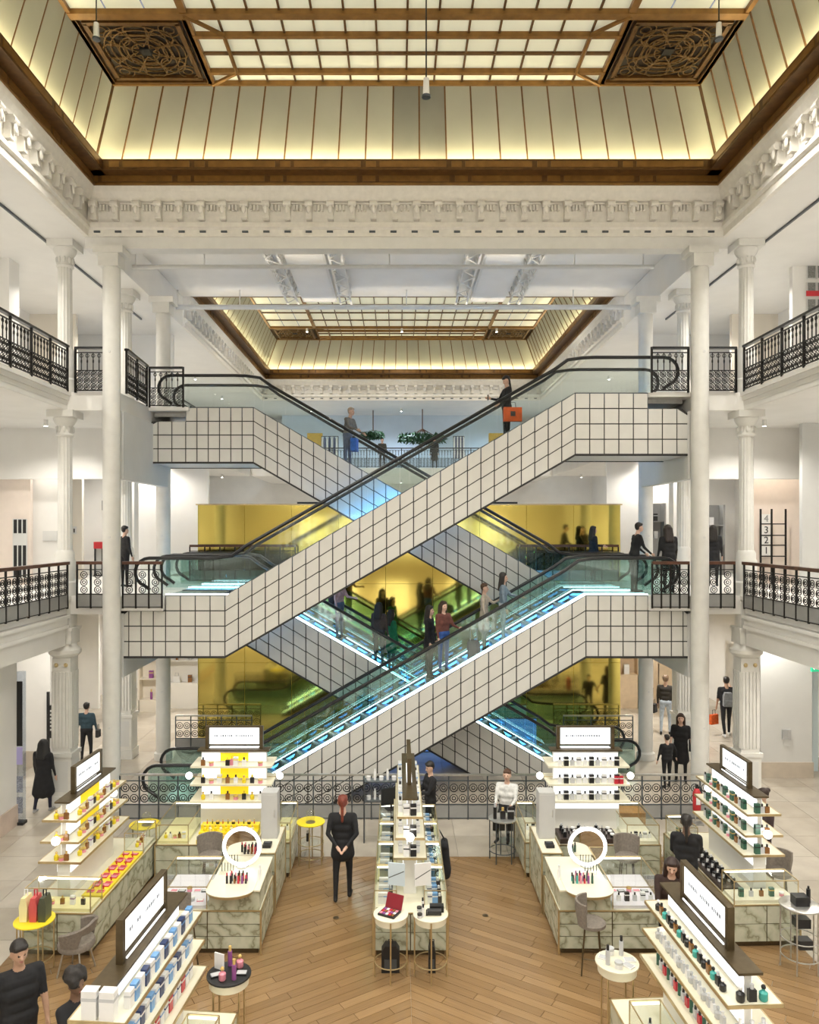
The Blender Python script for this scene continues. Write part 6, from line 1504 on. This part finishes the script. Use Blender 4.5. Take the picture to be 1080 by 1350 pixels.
r_ = person('long haired rider in green coat on the rear lower escalator', x, YC+.22, zride(x, -1, 0, L1), 120, 1.66, top=(.01, .16, .07), topn='green', style='long', coat=.6, legs=(.02, .03, .06), legn='navy')
held('shopping_bag', 'rosy shopping bag carried by the rider in green', 'bag', r_, (.3, -.05, .45), sack(.26, .32, .1, cloth('rosy', (.45, .25, .23))), None, 1.2)
x = ride(567, YA)
person('tall rider with long black hair on the front lower escalator', x, YA+.25, zride(x, 1, 0, L1), 70, 1.74, style='long', coat=.5)
x = ride(584, YA)
r_ = person('rider in reddish brown top and blue jeans on the front lower escalator', x, YA-.2, zride(x, 1, 0, L1), 40, 1.66, top=(.12, .04, .03), topn='russet', legs=(.03, .08, .28), legn='bluejeans', hair=(.04, .02, .012), style='long', armR=(30, 5, 80, -8))
x = ride(640, YA)
person('rider in beige coat holding something up on the front lower escalator', x, YA+.22, zride(x, 1, 0, L1), 75, 1.60, top=(.45, .38, .30), topn='beige', legs=(.45, .38, .30), legn='beige', armR=(50, 5, 120, -8), coat=.8, hair=(.08, .04, .02))
x = ride(662, YA)
person('rider with long black hair and grey blue top on the front lower escalator', x, YA-.2, zride(x, 1, 0, L1), 80, 1.66, top=(.16, .21, .26), topn='greyblue', legs=(.4, .42, .45), legn='palegrey', style='long', armR=(40, 5, 80, -8))
x = ride(624, YA)
t = thing('wheeled_case', 'dark wheeled case standing on the front lower escalator', 'suitcase', (x, YA-.1, zride(x, 1, 0, L1)+.002)); MB().prism([(-.14, .06), (.14, .06), (.15, .46), (.1, .52), (-.1, .52), (-.15, .46)], -.12, .12).build('shell', cloth('plum', (.05, .03, .05)), t, 30); MB().tube([(-.08, 0, .5), (-.08, 0, .8), (.08, 0, .8), (.08, 0, .5)], .01, 6).build('handle', STEEL, t)
for s in (-1, 1): MB().cyl((s*.1, -.05, .03), (s*.1, .05, .03), .03, n=10).build('wheel', RUBBER, t)
# ---- far gallery
person('distant dark figure at the far railing beside the smaller clump of leaves', WX(504, 40.3), 40.3, L2, 10, 1.62, voxel=.024, top=(.05, .05, .045), topn='darkgrey')
person('distant dark figure at the far railing under the larger clump of leaves', WX(573, 40.3), 40.3, L2, -20, 1.62, voxel=.024, style='long', coat=.7)

# black coat hung over the island edge
ct = thing('hung_coat', 'black coat hung over the side of the island counter near its far end', 'coat', (.60, 13.6, .2))
Q = [((.06, -.12, .55), (.06, .12, .55), .07, .07, 0), ((.08, -.13, .1), (.06, -.1, .5), .09, .07, 0), ((.09, .1, .05), (.06, .1, .5), .1, .07, 0), ((.08, 0, .0), (.07, 0, .5), .09, .07, 0)]
put('cloth', blob('cloth', Q, [cloth('black', BLKC)], .02), ct); MB().tube([(.06, -.05, .62), (-.02, -.05, .78), (-.03, .05, .78), (.06, .05, .62)], .008, 6).build('loop', BLACKM, ct)
bpy.data.scenes.remove(TMP)
